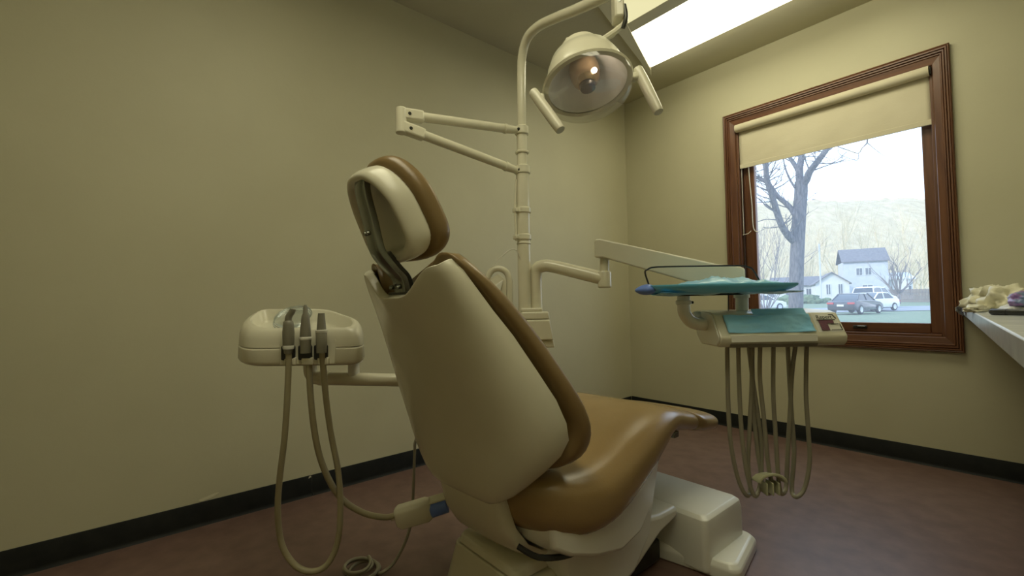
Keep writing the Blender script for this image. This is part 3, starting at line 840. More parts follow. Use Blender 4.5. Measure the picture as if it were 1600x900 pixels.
# blue-wrapped tray with its black wire rail
TCN = V(1.512, -1.700, .872)
tr = thing('instrument_tray', TCN, 'oval instrument tray wrapped in blue film with a black wire rail', 'tray')
def tr_ring(a, b, z, n=56, sag=0):
    return [TCN + UX * (a * sgnpow(math.cos(2 * math.pi * k / n), .75)) + UY * (b * sgnpow(math.sin(2 * math.pi * k / n), .75)) + Z * z for k in range(n)]
MB().loft([tr_ring(.15, .07, -.012), tr_ring(.185, .09, -.010), tr_ring(.210, .108, .000), tr_ring(.222, .118, .008), tr_ring(.222, .118, .013), tr_ring(.214, .110, .012), tr_ring(.19, .09, .000), tr_ring(.1, .04, -.002)]).build('tray_pan', MT['blue'], tr, angle=60)
# bunched film under and on top of the tray
bk = MB()
bk.loft([[TCN + UX * (-.222 + .0 + x) + UY * (-.03 + r * math.cos(a)) + Z * (zc + r * .55 * math.sin(a)) for a in [2 * math.pi * k / 14 for k in range(14)]]
         for x, r, zc in ((-.030, .004, .000), (-.020, .018, .0), (-.004, .030, .001), (.014, .032, .002), (.030, .016, .002))])
tag(bk.build('film_knot', MT['blueband'], tr, sub=1), label='darker blue gathered film end')
rows = []
for i in range(9):
    v = -.085 + .16 * i / 8
    row = []
    for k in range(33):
        u = -.118 + .30 * k / 32
        e = max(0.0, 1 - ((u - .03) / .155) ** 4) * max(0.0, 1 - ((v + .005) / .085) ** 4)
        hgt = .004 + e * (.024 + .018 * noise.noise(Vector((u * 20, v * 16, 2))) + .010 * noise.noise(Vector((u * 55, v * 40, 7))))
        row.append(TCN + UX * u + UY * v + Z * hgt)
    rows.append(row)
MB().loft(rows, False, False, closed=False).build('crumpled_film', MT['film'], tr, solid=.001, angle=80)
rows = []
for i in range(7):
    v = -.08 + .14 * i / 6
    row = []
    for k in range(33):
        u = -.19 + .40 * k / 32
        e = max(0.0, 1 - (v / .09) ** 2)
        row.append(TCN + UX * u + UY * v + Z * (-.009 - e * max(0, .006 + .016 * noise.noise(Vector((u * 14, v * 10, 12))))))
    rows.append(row)
MB().loft(rows, False, False, closed=False).build('sagging_film', MT['film'], tr, solid=.001, angle=80)
MB().tube([(1.402, -1.883, .886), (1.396, -1.892, .922), (1.400, -1.886, .932), (1.419, -1.865, .939), (1.50, -1.755, .940), (1.566, -1.660, .940), (1.580, -1.641, .936), (1.590, -1.629, .926), (1.603, -1.612, .886)], .0026, 8, 4).build('wire_rail', MT['black'], tr)
MB().tube([(1.444, -1.831, .868), (1.445, -1.830, .860), (1.452, -1.821, .856), (1.50, -1.744, .8565), (1.562, -1.643, .857), (1.567, -1.637, .866)], .0030, 8, 3).build('lower_wire', MT['black'], tr)
MB().tube([(1.522, -1.645, .866), (1.520, -1.644, .806)], .0020, 8).build('wire_leg', MT['black'], tr)
# ------------------------------------------------------------------ assistant's unit on the left
AU = V(.798, -2.672, 0)
def AP(u, v, z):
    return AU + UX * u + UY * v + Z * z
au = thing('assistant_unit', (.798, -2.672, .60), 'small cream tray console with three holders left of the chair', 'dental console')
def round_poly(P, rad, n=5):
    out = []
    m = len(P)
    for i in range(m):
        p, a, b = Vector(P[i]), Vector(P[i - 1]), Vector(P[(i + 1) % m])
        r = min(rad, (a - p).length * .45, (b - p).length * .45)
        s, e = p + (a - p).normalized() * r, p + (b - p).normalized() * r
        for k in range(n + 1):
            t = k / n
            out.append(s * (1 - t) ** 2 + p * 2 * t * (1 - t) + e * t * t)
    return out
PLAN = [(-.105, -.085, 0), (.197, -.085, 0), (.190, -.02, 0), (.060, .090, 0), (-.180, .090, 0), (-.178, -.005, 0)]
def au_ring(sc, z, kt, rad=.035, dv=0.0):
    c = Vector((.0, .0, 0))
    P = []
    for q in PLAN:
        q = Vector(q)
        d = q.normalized()
        P.append(q - Vector((q.x, q.y, 0)).normalized() * sc)
    return [AP(q.x, q.y + dv, z + kt * (q.y + .085)) for q in round_poly(P, rad)]
MB().loft([au_ring(.020, .686, .06), au_ring(.006, .690, .06), au_ring(.0, .700, .06), au_ring(.001, .7335, .10)]).build('lower_shell', MT['plastic'], au, bevel=.004, angle=50)
MB().loft([au_ring(.002, .735, .10), au_ring(.004, .756, .20), au_ring(.009, .768, .28), au_ring(.017, .776, .34), au_ring(.026, .779, .355), au_ring(.033, .7795, .36, .03),
           au_ring(.037, .776, .36, .03), au_ring(.043, .750, .36, .03), au_ring(.050, .746, .34, .025)]).build('upper_shell', MT['plastic'], au, angle=50)
MB().prism([AP(-.014, -.0868, .690), AP(.132, -.0868, .690), AP(.132, -.0868, .750), AP(.130, -.080, .766), AP(-.012, -.080, .766), AP(-.014, -.0868, .750)], UY * .01).build('holder_panel', MT['plastic'], au, bevel=.003)
MB().tube([AP(.002, .054, .70), AP(.002, .054, .662), AP(.006, .054, .645), AP(.018, .054, .635), AP(.034, .054, .633), AP(.08, .054, .630), (.90, -2.466, .625), (.922, -2.42, .62), (.915, -2.30, .60), (.868, -1.95, .56), (.85, -1.88, .56)], .0185, 16, 6).build('swing_arm', MT['white'], au, angle=60)
MB().tube([AP(.030, .054, .6332), AP(.056, .054, .6315)], .0215, 16).build('arm_sleeve', MT['white'], au, angle=60)
MB().tube([AP(.129, .054, .625), AP(.129, .054, .70)], .016, 16).build('arm_stub', MT['plastic2'], au, angle=60)
MB().lathe([(.0, 0), (.026, 0), (.028, .004), (.028, .012), (.02, .016)], Matrix.Translation(AP(.126, .054, .676)), 20).build('stub_flange', MT['plastic2'], au)
inst = [(.016, 'syringe'), (.060, 'suction'), (.101, 'valve')]
labels = ['grey bent tip syringe in the left holder of the small console, hose looping low',
          'tall tapered grey suction handpiece in the middle holder of the small console',
          'short blunt grey handpiece in the right holder of the small console']
names = ['syringe_handpiece', 'suction_handpiece', 'blunt_handpiece']
H1 = [(.885, -2.723, .742), (.88, -2.724, .643), (.87, -2.729, .512), (.846, -2.736, .393), (.829, -2.736, .305), (.821, -2.725, .216), (.84, -2.699, .161), (.867, -2.666, .142), (.884, -2.631, .152), (.894, -2.606, .203), (.903, -2.60, .289), (.904, -2.605, .392), (.900, -2.622, .495), (.914, -2.640, .60), (.938, -2.658, .738)]
H2 = [(.902, -2.680, .742), (.895, -2.674, .622), (.888, -2.66, .502), (.878, -2.636, .41), (.882, -2.596, .323), (.90, -2.541, .269), (.92, -2.484, .244), (.926, -2.450, .243)]
for i, (u, _) in enumerate(inst):
    b = AP(u, -.100, 0)
    MB().box(AP(u - .006, -.0885, .722), (.036, .010, .038), (UX, UY, Z)).build('holder_slot', MT['black'], au, bevel=.004)
    MB().box(AP(u, -.0885, .700), (.030, .0105, .020), (UX, UY, Z)).build('holder_clip', MT['plastic'], au, bevel=.003)
    h = thing(names[i], b + Z * .72, labels[i], 'handpiece', 'handpieces in the small console')
    T_ = Matrix.Translation(b)
    if i == 0:
        MB().lathe([(.0, .722), (.010, .722), (.0115, .735), (.0135, .745), (.0145, .775), (.0130, .795), (.012, .803), (.009, .806)], T_, 20, cap1=True).build('body', MT['grey'], h)
        MB().tube([b + Z * .803, b + Z * .812, b + UX * .003 + Z * .820, b + UX * .009 + Z * .828, b + UX * .012 + Z * .836], lambda t: .0088 - .0015 * t, 14, 3).build('bent_tip', MT['grey'], h, angle=60)
        MB().lathe([(.0, .733), (.013, .733), (.0140, .738), (.0128, .743)], T_, 20).build('collar', MT['plastic2'], h)
        MB().tube(H1, .0078, 12, 6).build('hose', MT['hose'], h, angle=80)
    elif i == 1:
        MB().lathe([(.0, .722), (.0125, .722), (.0135, .745), (.0140, .760), (.0125, .785), (.0100, .812), (.0090, .818), (.0062, .824), (.0055, .840), (.003, .846)], T_, 20, cap1=True).build('body', MT['grey'], h)
        MB().lathe([(.0145, .756), (.0152, .758), (.0152, .762), (.0142, .764)], T_, 20).build('collar', MT['plastic2'], h)
        MB().tube(H2, .0082, 12, 6).build('hose', MT['hose'], h, angle=80)
    else:
        MB().lathe([(.0, .722), (.0120, .722), (.0132, .740), (.0135, .774), (.0120, .776), (.0108, .790), (.0085, .820), (.0080, .824)], T_, 20, cap1=True).build('body', MT['grey'], h)
        MB().lathe([(.0135, .774), (.0142, .776), (.0142, .780), (.0120, .781)], T_, 20).build('collar', MT['plastic2'], h)
# clear plastic ring pack lying in the tray
cp = thing('clear_cup_lid', AP(-.035, .04, .80), 'clear round plastic lid in the recess of the small cream console', 'plastic lid')
mcl = frame_mtx(AP(-.030, .025, .806), (UY * -.55 + Z * .83), UX)
MB().lathe([(.0, .0), (.044, .0), (.046, .004), (.047, .012), (.050, .013), (.050, .015)], mcl, 36).build('lid', MT['clear'], cp, angle=50)
for k in range(3):
    MB().tube([mcl @ V((.0495 - .0008 * k) * math.cos(a) - .004 * k, (.0495 - .0008 * k) * math.sin(a), .010 - .006 * k) for a in [2 * math.pi * j / 40 for j in range(40)]], .0013, 6, closed=True).build('lid_rim', MT['clear'], cp)

# connector with a blue band at the end of the middle hose
cn = thing('hose_connector', (.93, -2.44, .22), 'cream hose connector with dark blue band low behind the chair', 'hose connector')
c0, c1 = V(.922, -2.452, .238), V(1.005, -2.325, .272)
dC = (c1 - c0).normalized()
sC = dC.cross(Z).normalized()
uC = sC.cross(dC)
oct_ = [(-.012, -.034), (.012, -.034), (.022, -.012), (.020, .012), (.010, .022), (-.012, .022), (-.020, .010), (-.022, -.012)]
def cring(p, sc):
    return [p + sC * (x * sc) + uC * (y * sc) for x, y in oct_]
MB().loft([cring(c0, .84), cring(c0 + dC * .012, 1.14), cring(c0 + dC * .09, 1.16), cring(c0 + dC * .105, .95)]).build('body', MT['plastic'], cn, bevel=.004, bseg=3)
MB().tube([c0 + dC * .100 - uC * .010, c0 + dC * .150 - uC * .008], .024, 18).build('blue_collar', MT['blueband'], cn, angle=50, bevel=.003)
MB().prism([c0 + dC * .085 + uC * .022 - sC * .012, c0 + dC * .150 + uC * .022 - sC * .012, c0 + dC * .150 + uC * .014 + sC * .018, c0 + dC * .085 + uC * .014 + sC * .018], uC * -.004).build('top_flap', MT['plastic'], cn, bevel=.001)
MB().tube([c0 - dC * .012, c0 + dC * .01], .010, 14).build('hose_ferrule', MT['plastic'], cn)

# thin cable that drops from the chair and coils on the floor
co = [(.82, -2.24, .52), (.815, -2.30, .46), (.810, -2.327, .398), (.808, -2.329, .367), (.801, -2.331, .253), (.793, -2.335, .149), (.786, -2.352, .082), (.778, -2.388, .024), (.776, -2.425, .007)]
cc = V(.722, -2.478, .007)
for k in range(1, 46):
    a = math.radians(20 + k * 26)
    r = .052 + .010 * math.sin(k * .55) - .0003 * k
    co.append(tuple(cc + V(r * 1.05 * math.cos(a) + .012 * math.sin(k * .2), r * .95 * math.sin(a), -.001 + k * .0007)))
tag(MB().tube(co, .0050, 8, 4).build('coiled_cable', MT['hose2'], None, angle=80), 'thin grey cable coiled on the floor below the small console', 'cable')

# ------------------------------------------------------------------ counter on the right, gloves and pen
ct = thing('counter', (2.3, -1.2, .745), 'pale grey laminate counter under the right side of the window wall', 'counter')
quadbox([(1.888, -.004), (2.748, -.004), (2.748, -2.45), (2.148, -2.45)], .748, .787).build('worktop', MT['counter'], ct, bevel=.003)
quadbox([(2.50, -.02), (2.745, -.02), (2.745, -2.40), (2.50, -2.40)], .0, .748).build('cabinet', MT['plastic2'], ct, bevel=.003)
for k in range(3):
    MB().box((2.495, -.42 - .80 * k, .40), (.016, .74, .62)).build('cabinet_door', MT['plastic'], ct, bevel=.003)

def crumple(name, c, size, m, seed, label, cat, group=None, rough=.35, rot=0.0, flat=.0, sub=1, nr=22):
    """crumpled film or glove: a lumpy closed sheet resting on the surface at z = c.z"""
    bm = bmesh.new()
    bmesh.ops.create_icosphere(bm, subdivisions=4, radius=1.0)
    R_ = Matrix.Rotation(rot, 3, 'Z')
    for v in bm.verts:
        p = v.co.copy()
        n1 = noise.noise(p * 1.6 + Vector((seed, 0, 0)))
        n2 = noise.noise(p * 4.2 + Vector((0, seed, 3)))
        n3 = abs(noise.noise(p * 8.5 + Vector((3, 1, seed))))
        p *= 1 + rough * n1 + rough * .55 * n2 - rough * .5 * n3
        q = R_ @ Vector((p.x * size[0], p.y * size[1], max(p.z, -.55) * size[2]))
        v.co = q
    zmin = min(v.co.z for v in bm.verts)
    me = bpy.data.meshes.new(name)
    for v in bm.verts:
        v.co.z -= zmin
    bm.to_mesh(me)
    bm.free()
    me.materials.append(m)
    me.shade_smooth()
    o = bpy.data.objects.new(name, me)
    COL.objects.link(o)
    o.location = c
    return tag(o, label, cat, group)
ZC = .7872
crumple('latex_glove', (2.005, -.60, ZC), (.066, .100, .060), MT['bag'], 2.3, 'large crumpled pale yellow glove heap nearest the window frame', 'glove', 'gloves on the counter', .42)
crumple('latex_glove', (2.055, -.80, ZC), (.055, .105, .056), MT['bag'], 5.1, 'crumpled pale yellow glove between heap and purple packet', 'glove', 'gloves on the counter', .40)
crumple('latex_glove', (1.995, -.92, ZC), (.030, .110, .016), MT['bag'], 9.4, 'flat pale yellow glove lying behind the black pen', 'glove', 'gloves on the counter', .3)
crumple('latex_glove', (1.955, -.36, ZC), (.030, .060, .022), MT['bag'], 7.7, 'small yellow glove cuff curling over the left counter end', 'glove', 'gloves on the counter', .4)
pk = crumple('purple_packet', (2.095, -1.06, ZC + .022), (.028, .100, .026), MT['purple'], 3.2, 'crinkled purple and blue packet on top of the gloves', 'packet', None, .3)
crumple('white_wrapper', (2.085, -1.04, ZC), (.040, .130, .016), MT['bagw'], 4.4, 'flat white wrapper under the purple packet', 'wrapper', None, .25)
# film hanging over the counter's end
rows = []
for i in range(9):
    t = i / 8
    row = []
    for k in range(9):
        s_ = k / 8
        w = noise.noise(Vector((t * 3, s_ * 4, 5)))
        row.append(V(1.955 - .052 * min(t, .62) / .62 + .006 * w, -.22 - .24 * s_ + .02 * w, ZC + .004 + .010 * math.sin(math.pi * min(1, t / .62)) - .085 * max(0, t - .60) * (1.2 - .8 * s_)))
    rows.append(row)
fm = MB().loft(rows, False, False, closed=False).build('plastic_film', MT['bagw'], None, solid=.001, angle=80)
tag(fm, 'white plastic film scrap hanging over the left end of the counter', 'plastic film')
pn = thing('black_pen', (2.085, -1.45, ZC + .008), 'thick black marker pen lying at the counter edge', 'pen')
p0, p1 = V(2.046, -1.27, ZC + .0085), V(2.121, -1.345, ZC + .0085)
dp = (p1 - p0).normalized()
MB().tube([p0, p0 + dp * .004, p0 + dp * .045], lambda t: .0062 + .0022 * min(1, t * 8), 14).build('cap', MT['black'], pn, angle=50)
MB().tube([p0 + dp * .046, p0 + dp * .135], .0080, 14).build('barrel', MT['black'], pn, angle=50)

# ------------------------------------------------------------------ roller shade
rs = thing('roller_shade', (1.35, -.004, 1.95), 'cream roller shade pulled partway down the window', 'roller shade')
MB().tube([(.874, -.012, 1.962), (1.812, -.012, 1.962)], .0255, 24).build('roller', MT['shade'], rs, angle=60)
rows = []
for i in range(15):
    t = i / 14
    row = []
    for k in range(41):
        x = .884 + (1.812 - .884) * k / 40
        w = .004 * noise.noise(Vector((x * 6, t * 2.5, 3))) + .0025 * noise.noise(Vector((x * 9 + t * 5, t * 3, 8)))
        row.append(V(x, .009 + w * t, 1.962 - t * (1.962 - 1.697)))
    rows.append(row)
fab = MB().loft(rows, False, False, closed=False).build('fabric', MT['shade'], rs, solid=.001, angle=80)
MB().box((1.348, .0085, 1.711), (.928, .006, .028)).build('hem', MT['shade'], rs, bevel=.002)
for x in (.870, 1.817):
    MB().box((x, -.006, 1.962), (.005, .030, .040)).build('bracket', MT['darkmetal'], rs, bevel=.002)
MB().tube([(.932, .020, 1.70), (.936, .021, 1.60), (.944, .022, 1.45), (.945, .022, 1.34), (.953, .024, 1.285), (.972, .028, 1.272)], .0028, 8, 4).build('pull_cord', MT['cord'], rs)
MB().tube([(.889, .018, 1.70), (.889, .018, 1.262)], .0018, 6).build('pull_cord', MT['cord'], rs)
MB().tube([(.885, .012, 1.262), (.915, .018, 1.268), (.935, .022, 1.285)], .0022, 6, 3).build('cord_tie', MT['cord'], rs)
# ------------------------------------------------------------------ outdoors (metres right of and ahead of the room's viewpoint)
OR, OF = V(.6425, .7661, 0).normalized(), V(-.7661, .6425, 0).normalized()
EYE = V(2.1402, -3.0234, 0)
def GZ(b):
    return -.32 if b < 34 else -.32 + (b - 34) * .0175
def OW(a, b, z):
    return EYE + OR * a + OF * b + Z * z
gr = MB()
rows = []
for b in (4.6, 8, 14, 20, 26, 31, 34, 40, 46, 55, 65, 80, 110, 170):
    rows.append([OW(a, b, GZ(b)) for a in (-60, -30, -5, 0, 10, 15, 20, 25, 30, 40, 55, 75, 100, 160)])
gr.loft(rows, False, False, closed=False)
structure(gr, 'ground', MT['grass'])
rd = MB()
rd.loft([[OW(a, b + (a - 25) * .10, GZ(b + (a - 25) * .10) + .03) for a in range(2, 70, 4)] for b in (34.5, 37, 40, 43)], False, False, closed=False)
tag(rd.build('street', MT['road'], None), kind='structure')
dv = MB()
dv.loft([[OW(a, b, GZ(b) + .035) for a in (16, 19, 22, 25)] for b in (29.5, 32, 35)], False, False, closed=False)

def branch(mb, p, d, L, r, depth, rng, spread=.55, up=.15, seg=5, kids=(2, 4), curl=.25):
    """one limb as a tapered tube, then its children"""
    P = [p]
    dd = d.normalized()
    n = 5 if depth > 1 else 4
    for i in range(n):
        dd = (dd + Vector((rng.uniform(-1, 1), rng.uniform(-1, 1), rng.uniform(-1, 1))) * curl * .5 + V(0, 0, up * .3)).normalized()
        P.append(P[-1] + dd * (L / n))
    mb.tube(P, lambda s: max(.003, r * (1 - .65 * s)), seg if depth > 1 else 3, caps=False)
    if depth <= 0:
        return
    for k in range(rng.randint(*kids)):
        i = rng.randint(2, n)
        nd = (dd + Vector((rng.uniform(-1, 1), rng.uniform(-1, 1), rng.uniform(-.6, 1))) * spread * 1.6).normalized()
        branch(mb, P[i], nd, L * rng.uniform(.5, .75), max(.004, r * .5), depth - 1, rng, spread, up, seg, kids, curl)

# the big tree on the lawn
bt = thing('bare_tree', (-2.92, 12.78, -.32), 'big bare tree with forked grey trunk on the lawn near the window', 'tree')
trunk = [(-2.95, 12.78, -.5), (-2.91, 12.78, .1), (-2.88, 12.79, .63), (-2.83, 12.8, 1.65), (-2.77, 12.82, 2.58), (-2.7, 12.85, 3.52), (-2.65, 12.88, 4.09), (-2.63, 12.89, 4.50)]
MB().tube(trunk, lambda s: .285 - .075 * min(1, s * 4) - .035 * s, 16, 5).build('trunk', MT['bark'], bt, angle=80)
LIMBS = [
 ([(-2.66, 12.88, 4.3), (-2.47, 12.81, 4.49), (-2.34, 12.7, 4.7), (-2.13, 12.67, 4.94), (-1.91, 12.67, 5.21), (-1.61, 12.74, 5.68), (-1.29, 12.83, 6.27)], .115, .06),
 ([(-2.66, 12.9, 4.35), (-2.70, 13.01, 4.92), (-2.70, 13.22, 5.31), (-2.71, 13.42, 5.93), (-2.68, 13.64, 6.77)], .12, .06),
 ([(-2.70, 12.98, 4.75), (-2.77, 13.01, 4.97), (-2.91, 13.13, 5.23), (-3.05, 13.26, 5.49), (-3.23, 13.33, 6.07), (-3.38, 13.42, 6.95)], .075, .04),
 ([(-2.78, 12.78, 2.45), (-2.84, 12.73, 2.62), (-2.92, 12.49, 2.8), (-3.0, 12.24, 3.09), (-3.05, 12.03, 3.48), (-3.07, 11.84, 3.83), (-3.08, 11.67, 4.11), (-3.11, 11.49, 4.41), (-3.08, 11.36, 4.75), (-3.09, 11.2, 5.19), (-3.07, 11.04, 5.87)], .115, .06),
 ([(-2.72, 12.82, 3.30), (-2.79, 12.75, 3.45), (-2.91, 12.75, 3.7), (-3.06, 12.71, 3.91), (-3.24, 12.64, 4.13), (-3.39, 12.6, 4.43), (-3.52, 12.59, 4.63), (-3.73, 12.49, 4.8), (-4.0, 12.32, 4.95), (-4.39, 11.99, 5.31)], .085, .05),
]
for P, r0, r1 in LIMBS:
    MB().tube(P, lambda s, a=r0, b=r1: a + (b - a) * s, 12, 4).build('limb', MT['bark'], bt, angle=80)
rng = random.Random(11)
tw = MB()
TW = [([(-2.76, 12.74, 4.31), (-2.89, 12.77, 4.58), (-3.0, 12.82, 4.88), (-3.08, 12.89, 5.15), (-3.14, 13.0, 5.46)], .035),
 ([(-1.0, 13.2, 5.6), (-1.03, 13.31, 5.37), (-1.15, 13.3, 5.24), (-1.25, 13.31, 5.11), (-1.46, 13.17, 5.23), (-1.67, 13.05, 5.37), (-1.8, 12.9, 5.5)], .022),
 ([(-1.03, 13.31, 5.36), (-.82, 13.3, 5.07), (-.65, 13.36, 4.86)], .012),
 ([(-1.22, 13.2, 5.10), (-1.22, 13.06, 4.85), (-1.37, 12.96, 4.91), (-1.58, 12.78, 5.07), (-1.62, 12.8, 5.26)], .010),
 ([(-3.03, 11.85, 3.24), (-3.18, 11.52, 3.25), (-3.35, 11.17, 3.14)], .018),
 ([(-3.01, 11.87, 3.46), (-3.24, 11.73, 3.67), (-3.37, 11.73, 3.88), (-3.55, 11.66, 4.05)], .018)]
for P, r in TW:
    tw.tube(P, lambda s, a=r: a * (1 - .5 * s), 6, 3, caps=False)
for P, r0, r1 in LIMBS[3:] + LIMBS[:3]:
    for q in P[2:]:
        for k in range(3):
            d = Vector((rng.uniform(-1, 1), rng.uniform(-1, 1), rng.uniform(-.1, 1)))
            branch(tw, Vector(q), d, rng.uniform(.5, 1.0), .020, 2, rng, kids=(2, 3), seg=4)
tag(tw.build('twigs', MT['bark'], bt, angle=80), kind='stuff')

def small_tree(name, a, b, h, spread_, m, seed, label, n=9, depth=3, r=.10, trunk_h=.25, group=None, kids=(2, 3), up=.25):
    g = OW(a, b, GZ(b))
    t = thing(name, g, label, 'tree', group)
    rng = random.Random(seed)
    MB().tube([g - Z * .2, g + Z * h * trunk_h], lambda s: r * (1.25 - .35 * s), 8).build('trunk', m, t, angle=80)
    mb = MB()
    for k in range(n):
        an = 2 * math.pi * k / n + rng.uniform(-.3, .3)
        tilt = rng.uniform(.15, 1.0) * spread_
        d = V(math.cos(an) * tilt, math.sin(an) * tilt, 1)
        branch(mb, g + Z * h * trunk_h * rng.uniform(.7, 1), d, h * rng.uniform(.38, .55), r * .55, depth, rng, .42, up, 4, kids)
    tag(mb.build('branches', m, t, angle=80), kind='stuff')
    return t
# pixel column -> lateral offset helper values are plain metres: a = (x - 800) / 698 * b
def AX(px, b):
    return (px - 800) / 698.0 * b
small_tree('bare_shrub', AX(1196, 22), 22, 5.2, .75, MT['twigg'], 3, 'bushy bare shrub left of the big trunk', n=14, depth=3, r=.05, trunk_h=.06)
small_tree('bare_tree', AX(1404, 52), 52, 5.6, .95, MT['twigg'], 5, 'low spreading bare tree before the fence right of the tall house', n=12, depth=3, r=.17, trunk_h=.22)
# pale sunlit trees on the slope behind the houses
for i, (px, b, h, sd, lb) in enumerate([(1262, 95, 15, 21, 'pale sunlit bare tree above the small white house roof, left of the pole'),
                                  (1312, 98, 19, 22, 'tall pale sunlit bare tree rising between the two white houses'),
                                  (1352, 102, 21, 23, 'tall pale sunlit bare tree directly above the tall house roof'),
                                  (1412, 96, 17, 24, 'pale sunlit bare tree right of the tall house, above the fence'),
                                  (1220, 92, 13, 25, 'pale sunlit bare tree behind the big trunk at the left of the window')]):
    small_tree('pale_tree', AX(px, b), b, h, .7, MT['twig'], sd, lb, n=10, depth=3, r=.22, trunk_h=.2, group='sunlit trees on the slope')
# wooded hill
hl = MB()
rows = []
for i in range(16):
    b = 112 + i * 7
    rows.append([OW(a, b, GZ(110) + 46 * smoothstep(0, 15, i) * (.55 + .45 * smoothstep(20, 110, a)) + 2.6 * noise.noise(Vector((a * .09, i * .8, 2))) * min(1, i / 2.0) + 1.6 * noise.noise(Vector((a * .3, i * 1.7, 7))) * min(1, i / 2.0))
                 for a in [-40 + k * 3.2 for k in range(75)]])
hl.loft(rows, False, False, closed=False)
structure(hl, 'hill', MT['hill'], angle=80)

rng = random.Random(77)
wd = MB()
for k in range(70):
    b = rng.uniform(104, 165)
    a = rng.uniform(40, 150) * b / 130
    i_ = max(0, (b - 112) / 7)
    zz = GZ(110) + 46 * smoothstep(0, 15, i_) * (.55 + .45 * smoothstep(20, 110, a)) - 1
    p0_ = OW(a, b, zz)
    hh = rng.uniform(8, 13)
    wd.tube([p0_, p0_ + Z * hh * .4], .18, 4, caps=False)
    for m_ in range(6):
        branch(wd, p0_ + Z * hh * rng.uniform(.15, .4), V(rng.uniform(-.6, .6), rng.uniform(-.6, .6), 1), hh * rng.uniform(.4, .6), .13, 2, rng, .42, .3, 3, (2, 3))
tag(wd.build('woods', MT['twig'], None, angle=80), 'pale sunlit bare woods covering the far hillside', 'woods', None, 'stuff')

# houses
def house(name, label, a, b, w, d, zh, rh, yaw, wm, rm, wins, gable_front=True):
    """w across the front, d deep; front faces the window wall; wins = (u, z, w, h) on the front"""
    g = OW(a, b, GZ(b))
    t = thing(name, g, label, 'house')
    X = (OR * math.cos(yaw) + OF * math.sin(yaw)).normalized()
    Y = Z.cross(X)
    def q(u, v, z):
        return g + X * u + Y * v + Z * z
    if gable_front:
        pr = [q(-w / 2, 0, -.5), q(w / 2, 0, -.5), q(w / 2, 0, zh), q(0, 0, zh + rh), q(-w / 2, 0, zh)]
        MB().prism(pr, Y * d).build('walls', wm, t, smooth=False)
        for s in (-1, 1):
            a0, a1 = q(s * (w / 2 + .3), -.35, zh - .3 * rh / (w / 2)), q(0, -.35, zh + rh)
            MB().prism([a0, a1, a1 + Z * .18, a0 + Z * .18], Y * (d + .7)).build('roof', rm, t, smooth=False)
    else:
        MB().box(q(0, d / 2, zh / 2 - .25), (w, d, zh + .5), (X, Y, Z)).build('walls', wm, t, smooth=False)
        for s, v0 in ((-1, -.35), (1, d + .35)):
            a0, a1 = q(-w / 2 - .3, v0, zh - .1), q(-w / 2 - .3, d / 2, zh + rh)
            MB().prism([a0, a1, a1 + Z * .18, a0 + Z * .18], X * (w + .6)).build('roof', rm, t, smooth=False)
    for u, z, ww, hh in wins:
        fr = MB().box(q(u, -.03, z), (ww + .24, .08, hh + .24), (X, Y, Z)).build('window_frame', MT['siding'], t, smooth=False)
        MB().box(q(u, -.06, z), (ww, .08, hh), (X, Y, Z)).build('pane', MT['pane'], fr, smooth=False)
        MB().box(q(u, -.09, z), (.07, .06, hh), (X, Y, Z)).build('mullion', MT['siding'], fr, smooth=False)
    return t, q
B1 = 74
house('small_house', 'small white house with gabled end and two narrow windows behind the parked cars', AX(1301, B1), B1, 4.6, 7, 2.9, 1.7, -.50, MT['siding'], MT['roof'], [(-.55, 1.9, .5, 1.6), (1.1, 1.8, .5, 1.8)])
house('house_wing', 'low white house wing with grey roof just right of the big trunk', AX(1247, B1 + 10), B1 + 10, 8.2, 6, 2.7, 1.6, -.50, MT['siding'], MT['roof'], [(1.7, 1.5, .7, 1.1), (-.6, 1.5, .8, 1.1)], gable_front=False)
house('small_shed', 'low white shed seen left of the big trunk', AX(1212, 66), 66, 6.2, 5, 2.0, 1.3, -.45, MT['siding'], MT['roof'], [(-.6, 1.2, .9, .7), (1.9, 1.3, 1.2, .7)], gable_front=False)
B2 = 80
ht, hq = house('tall_house', 'tall two storey pale house with grey roof behind the white cars', AX(1354, B2), B2, 6.4, 6, 6.8, 2.4, -.50, MT['siding2'], MT['roof'], [(.2, 1.9, 1.4, 1.3), (-.9, 5.0, .8, 1.2), (.4, 5.0, .8, 1.2)], gable_front=False)
MB().box(hq(5.0, 3.0, 1.6), (3.6, 4, 3.9)).build('porch', MT['siding'], ht, smooth=False)
MB().prism([hq(3.2, .6, 3.4), hq(7.0, .6, 3.4), hq(7.0, 5.4, 4.6), hq(3.2, 5.4, 4.6)], Z * .2).build('porch_roof', MT['siding'], ht, smooth=False)
MB().box(hq(5.6, .95, 1.4), (1.6, .1, 1.6)).build('porch_opening', MT['pane'], ht, smooth=False)
# board fence to the right of the tall house
fn = thing('board_fence', OW(AX(1410, 60), 60, GZ(60)), 'weathered grey board fence at the right behind the parked cars', 'fence')
f0, f1 = OW(AX(1378, 60), 60, GZ(60)), OW(AX(1480, 56), 56, GZ(56))
df = (f1 - f0)
nb = 46
for s in (.35, 1.25):
    MB().box((f0 + f1) / 2 + Z * s + OF * .04, (df.length, .05, .09), (df.normalized(), Z.cross(df.normalized()), Z)).build('rail', MT['fence'], fn, smooth=False)
fb0 = MB().box(f0 + df * (.5 / nb) + Z * .85, (df.length / nb - .015, .03, 1.7), (df.normalized(), Z.cross(df.normalized()), Z)).build('board', MT['fence'], fn, smooth=False)
for k in range(1, nb):
    ob = fb0.copy()
    COL.objects.link(ob)
    ob.parent = fn
    ob.location = df * (k / nb) + Z * (.03 * math.sin(k * 2.1))
